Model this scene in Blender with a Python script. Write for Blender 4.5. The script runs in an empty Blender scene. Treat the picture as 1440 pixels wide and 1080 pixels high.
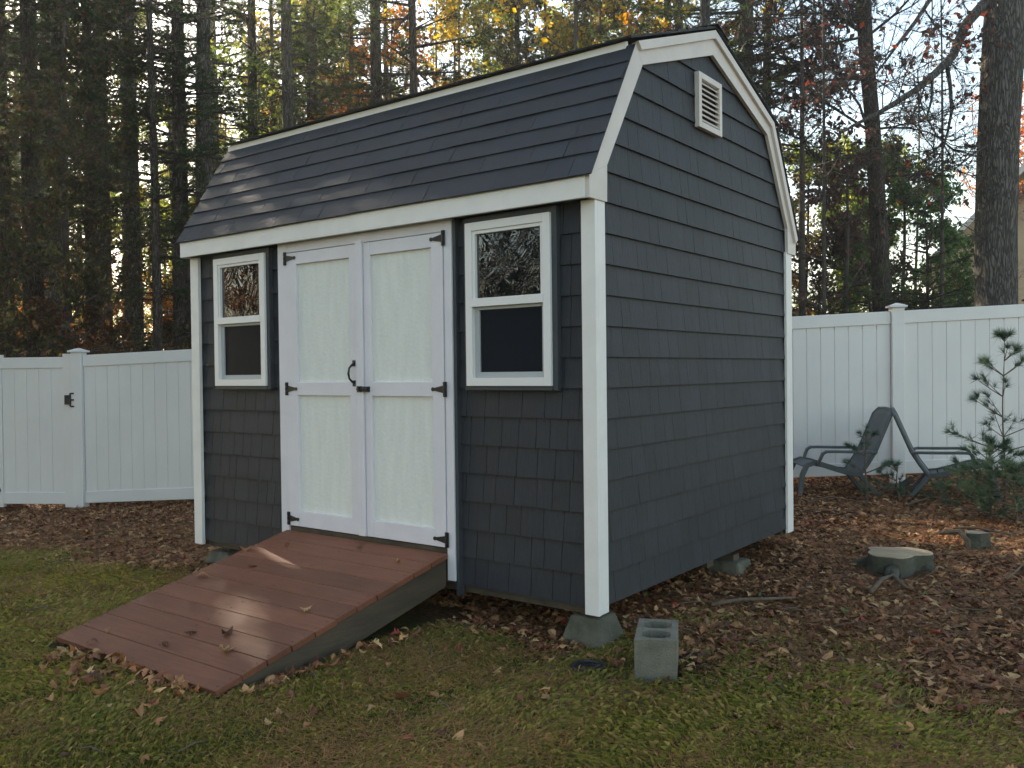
import bpy, math, random
import numpy as np
from mathutils import Vector, Matrix
C = bpy.context.scene.collection
PI = math.pi
rnd = random.Random(7)
R0 = np.random.default_rng(7)

# ---------------------------------------------------------------- camera numbers
CAM = np.array([2.17018, -3.55835, 1.13054])
ROT = (1.5564731, 0.0120443, 0.6427039)
FPX = 1242.87
M3 = np.array(Matrix.Rotation(ROT[2], 3, 'Z') @ Matrix.Rotation(ROT[1], 3, 'Y') @ Matrix.Rotation(ROT[0], 3, 'X'))
RGT = np.array([math.cos(ROT[2]), math.sin(ROT[2])])
FWD = np.array([-math.sin(ROT[2]), math.cos(ROT[2])])

def sstep(t):
    t = np.clip(t, 0, 1); return t * t * (3 - 2 * t)

def g(x, y):
    """ground height"""
    x = np.asarray(x, float); y = np.asarray(y, float)
    z = -.17 + .05 * sstep((y - .3) / 2.2) * sstep((x + 4) / 3) - .05 * np.clip(-x - 3.2, 0, 5.6)
    z = z + .010 * np.sin(x * 1.7 + .6) * np.sin(y * 1.9 + 1) + .006 * np.sin(x * 4.1 + y * 3.3)
    return z

def at(u, Z):
    """ground x,y lying Z metres in front of the viewpoint under photo column u"""
    X = (u - 720) / FPX * Z
    p = CAM[:2] + RGT * X + FWD * Z
    return float(p[0]), float(p[1])

def spot(u, v, dz=0):
    """where the sight line through a photo pixel meets the ground"""
    d = M3 @ np.array([(u - 720) / FPX, (540 - v) / FPX, -1.0])
    t = 3.0
    for _ in range(60):
        p = CAM + d * t
        t += (float(g(p[0], p[1])) + dz - p[2]) / d[2] * .8
    p = CAM + d * t
    return float(p[0]), float(p[1]), float(p[2])

# ---------------------------------------------------------------- mesh building
class MB:
    def __init__(s): s.v = []; s.f = []
    def add(s, vs, fs):
        o = len(s.v); s.v.extend([tuple(map(float, q)) for q in vs]); s.f.extend([tuple(i + o for i in f) for f in fs])
    def box(s, x0, x1, y0, y1, z0, z1):
        s.add([(x, y, z) for x in (x0, x1) for y in (y0, y1) for z in (z0, z1)],
              [(0, 1, 3, 2), (4, 6, 7, 5), (0, 4, 5, 1), (2, 3, 7, 6), (0, 2, 6, 4), (1, 5, 7, 3)])
        return s
    def hexa(s, p):           # 8 points: bottom quad then top quad
        s.add(p, [(3, 2, 1, 0), (4, 5, 6, 7), (0, 1, 5, 4), (1, 2, 6, 5), (2, 3, 7, 6), (3, 0, 4, 7)]); return s
    def prism(s, poly, a, b, ax):
        n = len(poly)
        def P(q, t):
            q = list(q); q.insert(ax, t); return q
        s.add([P(q, a) for q in poly] + [P(q, b) for q in poly],
              [tuple(range(n))[::-1], tuple(range(n, 2 * n))] + [(i, (i + 1) % n, n + (i + 1) % n, n + i) for i in range(n)])
        return s
    def tube(s, pts, rad, n=8, cap=True, squash=1.0):
        pts = [Vector(p) for p in pts]; m = len(pts)
        if not hasattr(rad, '__len__'): rad = [rad] * m
        up = Vector((0, 0, 1)); vs = []
        a = None
        for i in range(m):
            t = (pts[min(i + 1, m - 1)] - pts[max(i - 1, 0)]).normalized()
            if a is None:
                a = t.cross(up if abs(t.z) < .9 else Vector((1, 0, 0))).normalized()
            a = (a - t * a.dot(t)).normalized(); b = t.cross(a)
            for k in range(n):
                w = 2 * PI * k / n
                vs.append(pts[i] + a * (math.cos(w) * rad[i]) + b * (math.sin(w) * rad[i] * squash))
        fs = [(i * n + k, i * n + (k + 1) % n, (i + 1) * n + (k + 1) % n, (i + 1) * n + k) for i in range(m - 1) for k in range(n)]
        if cap: fs += [tuple(range(n))[::-1], tuple(range((m - 1) * n, m * n))]
        s.add(vs, fs); return s
    def sweep(s, pts, w, t, side=(0, 1, 0), crown=0):
        """flat strap following pts, w wide along side, t thick"""
        side = Vector(side).normalized(); pts = [Vector(p) for p in pts]; m = len(pts); vs = []
        for i in range(m):
            d = (pts[min(i + 1, m - 1)] - pts[max(i - 1, 0)]).normalized(); nn = side.cross(d).normalized()
            ww = w[i] if hasattr(w, '__len__') else w
            for a, b in ((-1, -1), (1, -1), (1, 1), (-1, 1)):
                vs.append(pts[i] + side * (a * ww / 2) + nn * (b * t / 2))
        fs = [(i * 4 + k, i * 4 + (k + 1) % 4, i * 4 + 4 + (k + 1) % 4, i * 4 + 4 + k) for i in range(m - 1) for k in range(4)]
        fs += [(3, 2, 1, 0), tuple(range(m * 4 - 4, m * 4))]
        s.add(vs, fs); return s
    def build(s, name, mat, parent=None, bevel=0, smooth=False, mw=None):
        me = bpy.data.meshes.new(name); me.from_pydata(s.v, [], s.f); me.materials.append(mat)
        import bmesh
        bm = bmesh.new(); bm.from_mesh(me); bmesh.ops.recalc_face_normals(bm, faces=bm.faces); bm.to_mesh(me); bm.free()
        if smooth: me.polygons.foreach_set('use_smooth', [True] * len(me.polygons))
        o = bpy.data.objects.new(name, me); C.objects.link(o)
        if parent: o.parent = parent
        if bevel:
            m = o.modifiers.new('bevel', 'BEVEL'); m.width = bevel; m.segments = 2; m.limit_method = 'ANGLE'; m.angle_limit = .6
        return o

def npmesh(name, verts, faces, mat, cols=None, parent=None, smooth=False):
    """verts (N,3), faces (M,k); cols (N,3)"""
    me = bpy.data.meshes.new(name); k = faces.shape[1]; M = len(faces)
    me.vertices.add(len(verts)); me.vertices.foreach_set('co', np.ascontiguousarray(verts, np.float32).ravel())
    me.loops.add(M * k); me.loops.foreach_set('vertex_index', np.ascontiguousarray(faces, np.int32).ravel())
    me.polygons.add(M); me.polygons.foreach_set('loop_start', np.arange(0, M * k, k, dtype=np.int32))
    me.polygons.foreach_set('loop_total', np.full(M, k, np.int32))
    me.polygons.foreach_set('use_smooth', np.full(M, bool(smooth)))
    if cols is not None:
        a = me.attributes.new('col', 'FLOAT_COLOR', 'POINT')
        a.data.foreach_set('color', np.concatenate([cols, np.ones((len(cols), 1))], 1).astype(np.float32).ravel())
    me.update(calc_edges=True); me.validate()
    me.materials.append(mat)
    o = bpy.data.objects.new(name, me); C.objects.link(o)
    if parent: o.parent = parent
    return o

def tag(o, label=None, cat=None, group=None, kind=None):
    if label: o['label'] = label
    if cat: o['category'] = cat
    if group: o['group'] = group
    if kind: o['kind'] = kind
    return o
def thing(name, label, cat, loc=(0, 0, 0), rz=0, group=None):
    o = bpy.data.objects.new(name, None); C.objects.link(o); o.location = loc; o.rotation_euler = (0, 0, rz)
    o.empty_display_size = .1
    return tag(o, label, cat, group)
def dup(root, loc, rz, label, scale=1.0, group=None):
    r = root.copy(); C.objects.link(r); r.location = loc; r.rotation_euler = (0, 0, rz); r.scale = (scale,) * 3; r['label'] = label
    if group: r['group'] = group
    for ch in list(root.children):
        c = ch.copy(); C.objects.link(c); c.parent = r
        for gg in list(ch.children):
            d = gg.copy(); C.objects.link(d); d.parent = c
    return r

# ---------------------------------------------------------------- materials
def N(nt, t, **kw):
    n = nt.nodes.new(t)
    for k, v in kw.items():
        if k in n.inputs: n.inputs[k].default_value = v
        else: setattr(n, k, v)
    return n
def mat(name, col, rough=.6, noise=0, nscale=8, bump=0, bscale=60, stretch=(1, 1, 1), spec=.5, col2=None, metal=0, coat=0, coords='Object'):
    m = bpy.data.materials.new(name); m.use_nodes = True; nt = m.node_tree; b = nt.nodes['Principled BSDF']
    b.inputs['Roughness'].default_value = rough; b.inputs['Specular IOR Level'].default_value = spec
    b.inputs['Metallic'].default_value = metal; b.inputs['Coat Weight'].default_value = coat
    b.inputs['Base Color'].default_value = (*col, 1)
    tc = N(nt, 'ShaderNodeTexCoord'); mp = N(nt, 'ShaderNodeMapping'); mp.inputs['Scale'].default_value = stretch
    nt.links.new(tc.outputs[coords], mp.inputs[0])
    if noise or col2:
        n = N(nt, 'ShaderNodeTexNoise', Scale=nscale, Detail=6, Roughness=.65); nt.links.new(mp.outputs[0], n.inputs[0])
        r = N(nt, 'ShaderNodeValToRGB'); r.color_ramp.elements[0].position = .32; r.color_ramp.elements[1].position = .68
        c2 = col2 or tuple(c * (1 + noise) for c in col); c1 = col if col2 else tuple(c * (1 - noise) for c in col)
        r.color_ramp.elements[0].color = (*c1, 1); r.color_ramp.elements[1].color = (*c2, 1)
        nt.links.new(n.outputs[0], r.inputs[0]); nt.links.new(r.outputs[0], b.inputs['Base Color'])
    if bump:
        n = N(nt, 'ShaderNodeTexNoise', Scale=bscale, Detail=5); nt.links.new(mp.outputs[0], n.inputs[0])
        bp = N(nt, 'ShaderNodeBump', Strength=bump, Distance=.01); nt.links.new(n.outputs[0], bp.inputs['Height']); nt.links.new(bp.outputs[0], b.inputs['Normal'])
    return m
def leafmat(name, transl=.35, rough=.55, gain=1.0):
    m = bpy.data.materials.new(name); m.use_nodes = True; nt = m.node_tree; b = nt.nodes['Principled BSDF']
    a = N(nt, 'ShaderNodeAttribute', attribute_name='col')
    b.inputs['Roughness'].default_value = rough; b.inputs['Specular IOR Level'].default_value = .3
    nt.links.new(a.outputs['Color'], b.inputs['Base Color'])
    if transl:
        t = N(nt, 'ShaderNodeBsdfTranslucent'); mx = N(nt, 'ShaderNodeMixShader'); mx.inputs[0].default_value = transl
        hs = N(nt, 'ShaderNodeHueSaturation', Saturation=1.15, Value=gain)
        nt.links.new(a.outputs['Color'], hs.inputs['Color']); nt.links.new(hs.outputs[0], t.inputs[0])
        nt.links.new(b.outputs[0], mx.inputs[1]); nt.links.new(t.outputs[0], mx.inputs[2])
        nt.links.new(mx.outputs[0], nt.nodes['Material Output'].inputs[0])
    return m

white_trim = mat('white_trim', (.80, .755, .71), .5, noise=.05, nscale=5, bump=.08, bscale=90, stretch=(1, 1, 1))
lavender = mat('door_frame_paint', (.72, .68, .71), .45, noise=.04, nscale=6, bump=.08, bscale=80)
vinyl = mat('white_vinyl', (.74, .705, .67), .35, noise=.06, nscale=1.3, stretch=(1, 1, .5))
window_vinyl = mat('window_vinyl', (.80, .765, .74), .3)
grey_strip = mat('grey_paint', (.045, .05, .058), .55, noise=.1, nscale=6)
black_metal = mat('black_metal', (.012, .012, .014), .4, spec=.5, bump=.1)
rake_paint = mat('rake_paint', (.66, .58, .52), .5, noise=.06, nscale=4, bump=.1, bscale=70)

def panel_mat():
    m = mat('stucco_panel', (.77, .76, .70), .75, noise=.05, nscale=26, stretch=(1, 1, .15)); nt = m.node_tree; b = nt.nodes['Principled BSDF']
    tc = N(nt, 'ShaderNodeTexCoord'); mp = N(nt, 'ShaderNodeMapping'); mp.inputs['Scale'].default_value = (1, 1, .18)
    n = N(nt, 'ShaderNodeTexNoise', Scale=110, Detail=4, Roughness=.7); nt.links.new(tc.outputs['Object'], mp.inputs[0]); nt.links.new(mp.outputs[0], n.inputs[0])
    w = N(nt, 'ShaderNodeTexNoise', Scale=45, Detail=3); nt.links.new(tc.outputs['Object'], w.inputs[0])
    ad = N(nt, 'ShaderNodeMath', operation='ADD'); nt.links.new(n.outputs[0], ad.inputs[0]); nt.links.new(w.outputs[0], ad.inputs[1])
    bp = N(nt, 'ShaderNodeBump', Strength=.6, Distance=.004); nt.links.new(ad.outputs[0], bp.inputs['Height']); nt.links.new(bp.outputs[0], b.inputs['Normal'])
    return m
stucco = panel_mat()

def grain_mat(name, attr=True, base=(.05, .054, .063), rough=.6, grain=130, stretch=(1, 1, .03), strength=.8, spec=.4):
    """painted wood shakes / asphalt: per-piece tone in 'col', bump grain"""
    m = bpy.data.materials.new(name); m.use_nodes = True; nt = m.node_tree; b = nt.nodes['Principled BSDF']
    b.inputs['Roughness'].default_value = rough; b.inputs['Specular IOR Level'].default_value = spec
    a = N(nt, 'ShaderNodeAttribute', attribute_name='col')
    tc = N(nt, 'ShaderNodeTexCoord'); mp = N(nt, 'ShaderNodeMapping'); mp.inputs['Scale'].default_value = stretch
    nt.links.new(tc.outputs['Object'], mp.inputs[0])
    n = N(nt, 'ShaderNodeTexNoise', Scale=grain, Detail=5, Roughness=.7); nt.links.new(mp.outputs[0], n.inputs[0])
    big = N(nt, 'ShaderNodeTexNoise', Scale=2.2, Detail=6, Roughness=.7); nt.links.new(tc.outputs['Object'], big.inputs[0])
    mr = N(nt, 'ShaderNodeMapRange'); mr.inputs[1].default_value = .3; mr.inputs[2].default_value = .7; mr.inputs[3].default_value = .82; mr.inputs[4].default_value = 1.2
    nt.links.new(big.outputs[0], mr.inputs[0])
    mr2 = N(nt, 'ShaderNodeMapRange'); mr2.inputs[1].default_value = .3; mr2.inputs[2].default_value = .7; mr2.inputs[3].default_value = .78; mr2.inputs[4].default_value = 1.2
    nt.links.new(n.outputs[0], mr2.inputs[0])
    mm = N(nt, 'ShaderNodeMath', operation='MULTIPLY'); nt.links.new(mr.outputs[0], mm.inputs[0]); nt.links.new(mr2.outputs[0], mm.inputs[1])
    vm = N(nt, 'ShaderNodeVectorMath', operation='SCALE'); nt.links.new(a.outputs['Color'], vm.inputs[0]); nt.links.new(mm.outputs[0], vm.inputs['Scale'])
    nt.links.new(vm.outputs[0], b.inputs['Base Color'])
    bp = N(nt, 'ShaderNodeBump', Strength=strength, Distance=.006); nt.links.new(n.outputs[0], bp.inputs['Height']); nt.links.new(bp.outputs[0], b.inputs['Normal'])
    return m
shake_mat = grain_mat('painted_shakes')
roof_mat = grain_mat('asphalt_shingles', rough=.62, grain=260, stretch=(1, 1, 1), strength=.7, spec=.5)
deck_mat = grain_mat('stained_deck_boards', rough=.6, grain=90, stretch=(.04, 1, 1), strength=.5)
old_wood = mat('weathered_lumber', (.045, .035, .024), .8, noise=.45, nscale=5, bump=.5, bscale=60, stretch=(1, .2, 1), col2=(.10, .072, .044))
concrete = mat('concrete', (.115, .108, .08), .9, noise=.3, nscale=9, bump=.7, bscale=110, col2=(.21, .195, .15))
mossy_concrete = mat('mossy_concrete', (.055, .055, .035), .95, nscale=7, bump=.6, bscale=80, col2=(.15, .14, .10))
chair_plastic = mat('grey_resin', (.075, .083, .083), .5, noise=.2, nscale=6, bump=.1)
black_plastic = mat('black_plastic', (.012, .012, .013), .45)
cut_wood = mat('cut_wood', (.34, .23, .12), .85, nscale=5, bump=.6, bscale=50, stretch=(1, 6, 1), col2=(.48, .38, .25))
branch_mat = mat('dead_branch', (.12, .085, .055), .9, noise=.4, nscale=20, bump=.5)

def bark_mat(name, c1, c2, sc=9):
    m = bpy.data.materials.new(name); m.use_nodes = True; nt = m.node_tree; b = nt.nodes['Principled BSDF']
    b.inputs['Roughness'].default_value = .95; b.inputs['Specular IOR Level'].default_value = .2
    tc = N(nt, 'ShaderNodeTexCoord'); mp = N(nt, 'ShaderNodeMapping'); mp.inputs['Scale'].default_value = (1, 1, .16)
    nt.links.new(tc.outputs['Object'], mp.inputs[0])
    n = N(nt, 'ShaderNodeTexNoise', Scale=sc * 2, Detail=8, Roughness=.7, Distortion=1.2); nt.links.new(mp.outputs[0], n.inputs[0])
    n2 = N(nt, 'ShaderNodeTexNoise', Scale=sc * .8, Detail=4); nt.links.new(mp.outputs[0], n2.inputs[0]); va = N(nt, 'ShaderNodeVectorMath', operation='SCALE'); va.inputs['Scale'].default_value = .35; nt.links.new(n2.outputs['Color'], va.inputs[0]); vb = N(nt, 'ShaderNodeVectorMath', operation='ADD'); nt.links.new(va.outputs[0], vb.inputs[0]); nt.links.new(mp.outputs[0], vb.inputs[1])
    v = N(nt, 'ShaderNodeTexVoronoi', Scale=sc * 3.2, feature='DISTANCE_TO_EDGE'); nt.links.new(vb.outputs[0], v.inputs[0])
    mx = N(nt, 'ShaderNodeMath', operation='MULTIPLY'); mx.use_clamp = True
    mr = N(nt, 'ShaderNodeMapRange'); mr.inputs[2].default_value = .25; nt.links.new(v.outputs['Distance'], mr.inputs[0])
    nt.links.new(n.outputs[0], mx.inputs[0]); nt.links.new(mr.outputs[0], mx.inputs[1])
    r = N(nt, 'ShaderNodeValToRGB'); r.color_ramp.elements[0].position = .05; r.color_ramp.elements[1].position = .5
    r.color_ramp.elements[0].color = (*c1, 1); r.color_ramp.elements[1].color = (*c2, 1)
    nt.links.new(mx.outputs[0], r.inputs[0]); nt.links.new(r.outputs[0], b.inputs['Base Color'])
    bp = N(nt, 'ShaderNodeBump', Strength=1, Distance=.04); nt.links.new(mx.outputs[0], bp.inputs['Height']); nt.links.new(bp.outputs[0], b.inputs['Normal'])
    return m
bark = bark_mat('pine_bark', (.035, .028, .022), (.12, .10, .085))
bark_grey = bark_mat('grey_bark', (.055, .05, .043), (.19, .175, .155), 8)
bark_thin = mat('thin_bark', (.06, .05, .042), .9, noise=.4, nscale=8, bump=.5)
needle_mat = leafmat('pine_needles', .40, gain=1.4)
oakleaf_mat = leafmat('tree_leaves', .55, gain=2.0)
litter_mat = leafmat('leaf_litter', .12, .7)
grass_mat = leafmat('grass_blades', .35)

def pane_mat(name, base, bump, rough=.02, spec=1.0):
    m = bpy.data.materials.new(name); m.use_nodes = True; nt = m.node_tree; b = nt.nodes['Principled BSDF']
    b.inputs['Base Color'].default_value = (*base, 1); b.inputs['Roughness'].default_value = rough
    b.inputs['IOR'].default_value = 1.6; b.inputs['Specular IOR Level'].default_value = spec
    tc = N(nt, 'ShaderNodeTexCoord'); n = N(nt, 'ShaderNodeTexNoise', Scale=4.5, Detail=2, Distortion=2.5)
    nt.links.new(tc.outputs['Object'], n.inputs[0])
    bp = N(nt, 'ShaderNodeBump', Strength=bump, Distance=.05); nt.links.new(n.outputs[0], bp.inputs['Height']); nt.links.new(bp.outputs[0], b.inputs['Normal'])
    return m
glass_upper = pane_mat('window_glass', (.006, .007, .008), .055, .01, .9)
glass_lower = pane_mat('screened_glass', (.012, .015, .021), .01, .2, .03)

def ground_mat():
    m = bpy.data.materials.new('lawn_and_litter_soil'); m.use_nodes = True; nt = m.node_tree; b = nt.nodes['Principled BSDF']
    b.inputs['Roughness'].default_value = .95; b.inputs['Specular IOR Level'].default_value = .15
    a = N(nt, 'ShaderNodeAttribute', attribute_name='col')    # r = litter amount
    tc = N(nt, 'ShaderNodeTexCoord')
    def noise(s, d=6, r=.65):
        n = N(nt, 'ShaderNodeTexNoise', Scale=s, Detail=d, Roughness=r); nt.links.new(tc.outputs['Object'], n.inputs[0]); return n
    def ramp(n, cols):
        r = N(nt, 'ShaderNodeValToRGB'); cr = r.color_ramp
        cr.elements[0].position = cols[0][0]; cr.elements[0].color = (*cols[0][1], 1); cr.elements[1].position = cols[-1][0]; cr.elements[1].color = (*cols[-1][1], 1)
        for p, c in cols[1:-1]: e = cr.elements.new(p); e.color = (*c, 1)
        nt.links.new(n.outputs[0], r.inputs[0]); return r
    grass = ramp(noise(14), [(.3, (.045, .038, .016)), (.5, (.065, .07, .018)), (.7, (.10, .10, .03))])
    litter = ramp(noise(38), [(.3, (.03, .015, .008)), (.5, (.10, .05, .023)), (.7, (.19, .10, .045))])
    n2 = noise(5)
    ad = N(nt, 'ShaderNodeMath', operation='ADD'); sp = N(nt, 'ShaderNodeSeparateColor'); nt.links.new(a.outputs['Color'], sp.inputs[0])
    nt.links.new(sp.outputs[0], ad.inputs[0]); nt.links.new(n2.outputs[0], ad.inputs[1])
    mr = N(nt, 'ShaderNodeMapRange'); mr.inputs[1].default_value = .75; mr.inputs[2].default_value = 1.1; nt.links.new(ad.outputs[0], mr.inputs[0])
    mx = N(nt, 'ShaderNodeMix', data_type='RGBA'); nt.links.new(mr.outputs[0], mx.inputs[0]); nt.links.new(grass.outputs[0], mx.inputs[6]); nt.links.new(litter.outputs[0], mx.inputs[7])
    nt.links.new(mx.outputs[2], b.inputs['Base Color'])
    bp = N(nt, 'ShaderNodeBump', Strength=.9, Distance=.03); nt.links.new(noise(55).outputs[0], bp.inputs['Height']); nt.links.new(bp.outputs[0], b.inputs['Normal'])
    return m

# ---------------------------------------------------------------- world, sun, camera
scene = bpy.context.scene
SUN_EL = math.radians(27); SUN_AZ = math.atan2(-.97, .25)       # azimuth from +Y towards +X
w = bpy.data.worlds.new('World'); scene.world = w; w.use_nodes = True
sky = w.node_tree.nodes.new('ShaderNodeTexSky'); sky.sky_type = 'NISHITA'; sky.sun_disc = False
sky.sun_elevation = SUN_EL; sky.sun_rotation = SUN_AZ % (2 * PI); sky.air_density = 1.0; sky.dust_density = .7; sky.ozone_density = 1.4
bg = w.node_tree.nodes['Background']; hs_ = N(w.node_tree, 'ShaderNodeHueSaturation', Saturation=1.05); w.node_tree.links.new(sky.outputs[0], hs_.inputs['Color']); wb_ = N(w.node_tree, 'ShaderNodeVectorMath', operation='MULTIPLY'); wb_.inputs[1].default_value = (1.21, 1.035, .815); w.node_tree.links.new(hs_.outputs[0], wb_.inputs[0]); w.node_tree.links.new(wb_.outputs[0], bg.inputs[0]); bg.inputs[1].default_value = .13
sd = Vector((math.sin(SUN_AZ) * math.cos(SUN_EL), math.cos(SUN_AZ) * math.cos(SUN_EL), math.sin(SUN_EL)))
ld = bpy.data.lights.new('sun', 'SUN'); ld.energy = 5.0; ld.angle = math.radians(.5); ld.color = (1, .86, .66)
lo = bpy.data.objects.new('sun', ld); C.objects.link(lo); lo.rotation_euler = sd.to_track_quat('Z', 'Y').to_euler(); lo.location = (-20, 10, 20)
cd = bpy.data.cameras.new('camera'); cd.sensor_width = 36; cd.lens = FPX / 1440 * 36; cd.clip_end = 2000; cd.clip_start = .05
co = bpy.data.objects.new('camera', cd); C.objects.link(co); co.location = CAM; co.rotation_euler = ROT; scene.camera = co
scene.view_settings.view_transform = 'Standard'; scene.view_settings.look = 'None'; scene.view_settings.exposure = 1.76; scene.view_settings.gamma = 1
scene.cycles.max_bounces = 6; scene.cycles.transparent_max_bounces = 8; scene.cycles.use_denoising = True

# ---------------------------------------------------------------- ground
def vnoise(x, y, s, seed=0):
    """cheap smooth value noise 0..1"""
    x = np.asarray(x) * s + 100 + seed * 17.3; y = np.asarray(y) * s + 100 + seed * 9.1
    xi = np.floor(x).astype(int); yi = np.floor(y).astype(int); fx = x - xi; fy = y - yi
    fx = fx * fx * (3 - 2 * fx); fy = fy * fy * (3 - 2 * fy)
    def h(a, b): return np.modf(np.abs(np.sin(a * 127.1 + b * 311.7 + seed) * 43758.5453))[0]
    return (h(xi, yi) * (1 - fx) + h(xi + 1, yi) * fx) * (1 - fy) + (h(xi, yi + 1) * (1 - fx) + h(xi + 1, yi + 1) * fx) * fy
def litter_amt(x, y):
    """0 lawn .. 1 full leaf litter"""
    x = np.asarray(x, float); y = np.asarray(y, float)
    edge = np.where(x > 0, .25 - .3 * np.clip(x, 0, 2), -.22)
    wdt = np.where(x > .1, 2.1, .5)
    n = (vnoise(x, y, 1.6, 1) - .5) * .9 + (vnoise(x, y, 4.5, 2) - .5) * .5
    a = (y - edge) / wdt + .5 + n * .8
    return sstep(a)
def axis(a, b, fine_a, fine_b, step):
    f = np.arange(fine_a, fine_b + 1e-6, step)
    def outw(s, e):
        v = []; d = step; c = s
        while abs(c - s) < abs(e - s): d *= 1.35; c += math.copysign(d, e - s); v.append(c)
        return v
    return np.array(sorted(outw(fine_a, a)) + list(f) + sorted(outw(fine_b, b)))
gx = axis(-170, 170, -10, 5, .07); gy = axis(-170, 170, -4, 9, .07)
X, Y = np.meshgrid(gx, gy, indexing='ij'); Zg = g(X, Y)
near = (X > -10) & (X < 5) & (Y < 9) & (Y > -4)
Zg = Zg + np.where(near, (vnoise(X, Y, 6, 3) - .5) * .02, 0)
la = litter_amt(X, Y)
nx, ny = len(gx), len(gy)
idx = np.arange(nx * ny).reshape(nx, ny)
q = np.stack([idx[:-1, :-1], idx[1:, :-1], idx[1:, 1:], idx[:-1, 1:]], -1).reshape(-1, 4)
go = npmesh('ground', np.stack([X, Y, Zg], -1).reshape(-1, 3), q, ground_mat(), np.repeat(la.reshape(-1, 1), 3, 1), smooth=True)
tag(go, kind='structure')

def visible_xy(n, u0=-60, u1=1500, z0=2.7, z1=10.5, pw=1.0, rng=R0):
    """random ground points inside the view wedge, uniform in area (pw<1 pulls them near)"""
    Z = (z0 ** 2 + (z1 ** 2 - z0 ** 2) * rng.random(n) ** (1 / pw)) ** .5
    u = u0 + (u1 - u0) * rng.random(n); Xc = (u - 720) / FPX * Z
    return CAM[0] + RGT[0] * Xc + FWD[0] * Z, CAM[1] + RGT[1] * Xc + FWD[1] * Z, Z

# solid things the scatter must stay out of: ramp, block, stump, drain
RAMP = dict(x0=-2.20, x1=-.90, y1=-1.47, zt=.185, zb=-.135)
BLK = spot(922, 958); STUMP = spot(1256, 803); DRAIN = spot(828, 941); PIERS = [(-.06, .06), (-3.08, .12), (-.08, 1.75)]
def clear(x, y, ramp=True):
    ok = ~((x > RAMP['x0'] - .02) & (x < RAMP['x1'] + .02) & (y > RAMP['y1'] - .03) & (y < .1)) if ramp else np.ones(len(x), bool)
    ok &= (x - DRAIN[0]) ** 2 + (y - DRAIN[1]) ** 2 > .08 ** 2
    ok &= (x - STUMP[0]) ** 2 + (y - STUMP[1]) ** 2 > .24 ** 2
    bx, by = BLK[0] - CAM[0], BLK[1] - CAM[1]; bl = math.hypot(bx, by); bx, by = bx / bl, by / bl      # the block lies along the line away from the viewpoint
    al = (x - BLK[0]) * bx + (y - BLK[1]) * by; ac = -(x - BLK[0]) * by + (y - BLK[1]) * bx
    ok &= ~((al > -.01) & (al < .33) & (np.abs(ac) < .10))
    return ok
def gz(x, y): return g(x, y) + (vnoise(x, y, 6, 3) - .5) * .02

# grass blades -----------------------------------------------------------------
n = 420000
x, y, Z = visible_xy(n, z1=9.0, pw=.72)
keep = (R0.random(n) > litter_amt(x, y) * 1.05 - .02) & clear(x, y) & ~((y > -.05) & (x < 0) & (x > -3.2)) & (vnoise(x, y, 3, 8) + R0.random(n) * .8 > .45)
x, y, Z = x[keep], y[keep], Z[keep]; n = len(x); z = gz(x, y) - .004
az = R0.random(n) * 2 * PI; L = (.018 + .030 * R0.random(n)) * (.7 + .6 * vnoise(x, y, 2.2, 5)); lean = .5 + R0.random(n) * 1.6
wd = (.0008 + .0010 * R0.random(n)) * np.clip(Z / 4, 1, 2)
fl = 1.2 + 1.2 * vnoise(x, y, 1.5, 6) * 6        # combed direction field
az = np.where(R0.random(n) < .6, fl + (R0.random(n) - .5) * 1.6, az)
dx, dy = np.cos(az), np.sin(az); px, py = -dy, dx
b0 = np.stack([x - px * wd, y - py * wd, z], 1); b1 = np.stack([x + px * wd, y + py * wd, z], 1)
hz = L / np.sqrt(1 + lean ** 2)
m0 = np.stack([x + dx * hz * lean * .4 + px * wd * .7, y + dy * hz * lean * .4 + py * wd * .7, z + hz * .75], 1)
tp = np.stack([x + dx * hz * lean * 1.1, y + dy * hz * lean * 1.1, z + hz * .85], 1)
V = np.stack([b0, b1, m0, tp], 1).reshape(-1, 3)
i4 = np.arange(n)[:, None] * 4
F = np.concatenate([i4 + np.array([[0, 1, 2]]), i4 + np.array([[0, 2, 3]])])
t = R0.random((n, 1)); pch = vnoise(x, y, 1.3, 11)[:, None]
green = np.array([[.088, .098, .022]]); olive = np.array([[.20, .175, .038]]); straw = np.array([[.38, .28, .10]])
col = green * (1 - t) + olive * t; col = col * (1.05 + .95 * pch)
dry = R0.random((n, 1)) < (.16 + .34 * pch ** 1.5); col = np.where(dry, straw * (.6 + .6 * R0.random((n, 1))), col)
gr = npmesh('lawn_grass', V, F, grass_mat, np.repeat(col, 4, 0)); tag(gr, 'short matted green and straw coloured lawn grass around the ramp', 'grass', kind='stuff')

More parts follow.
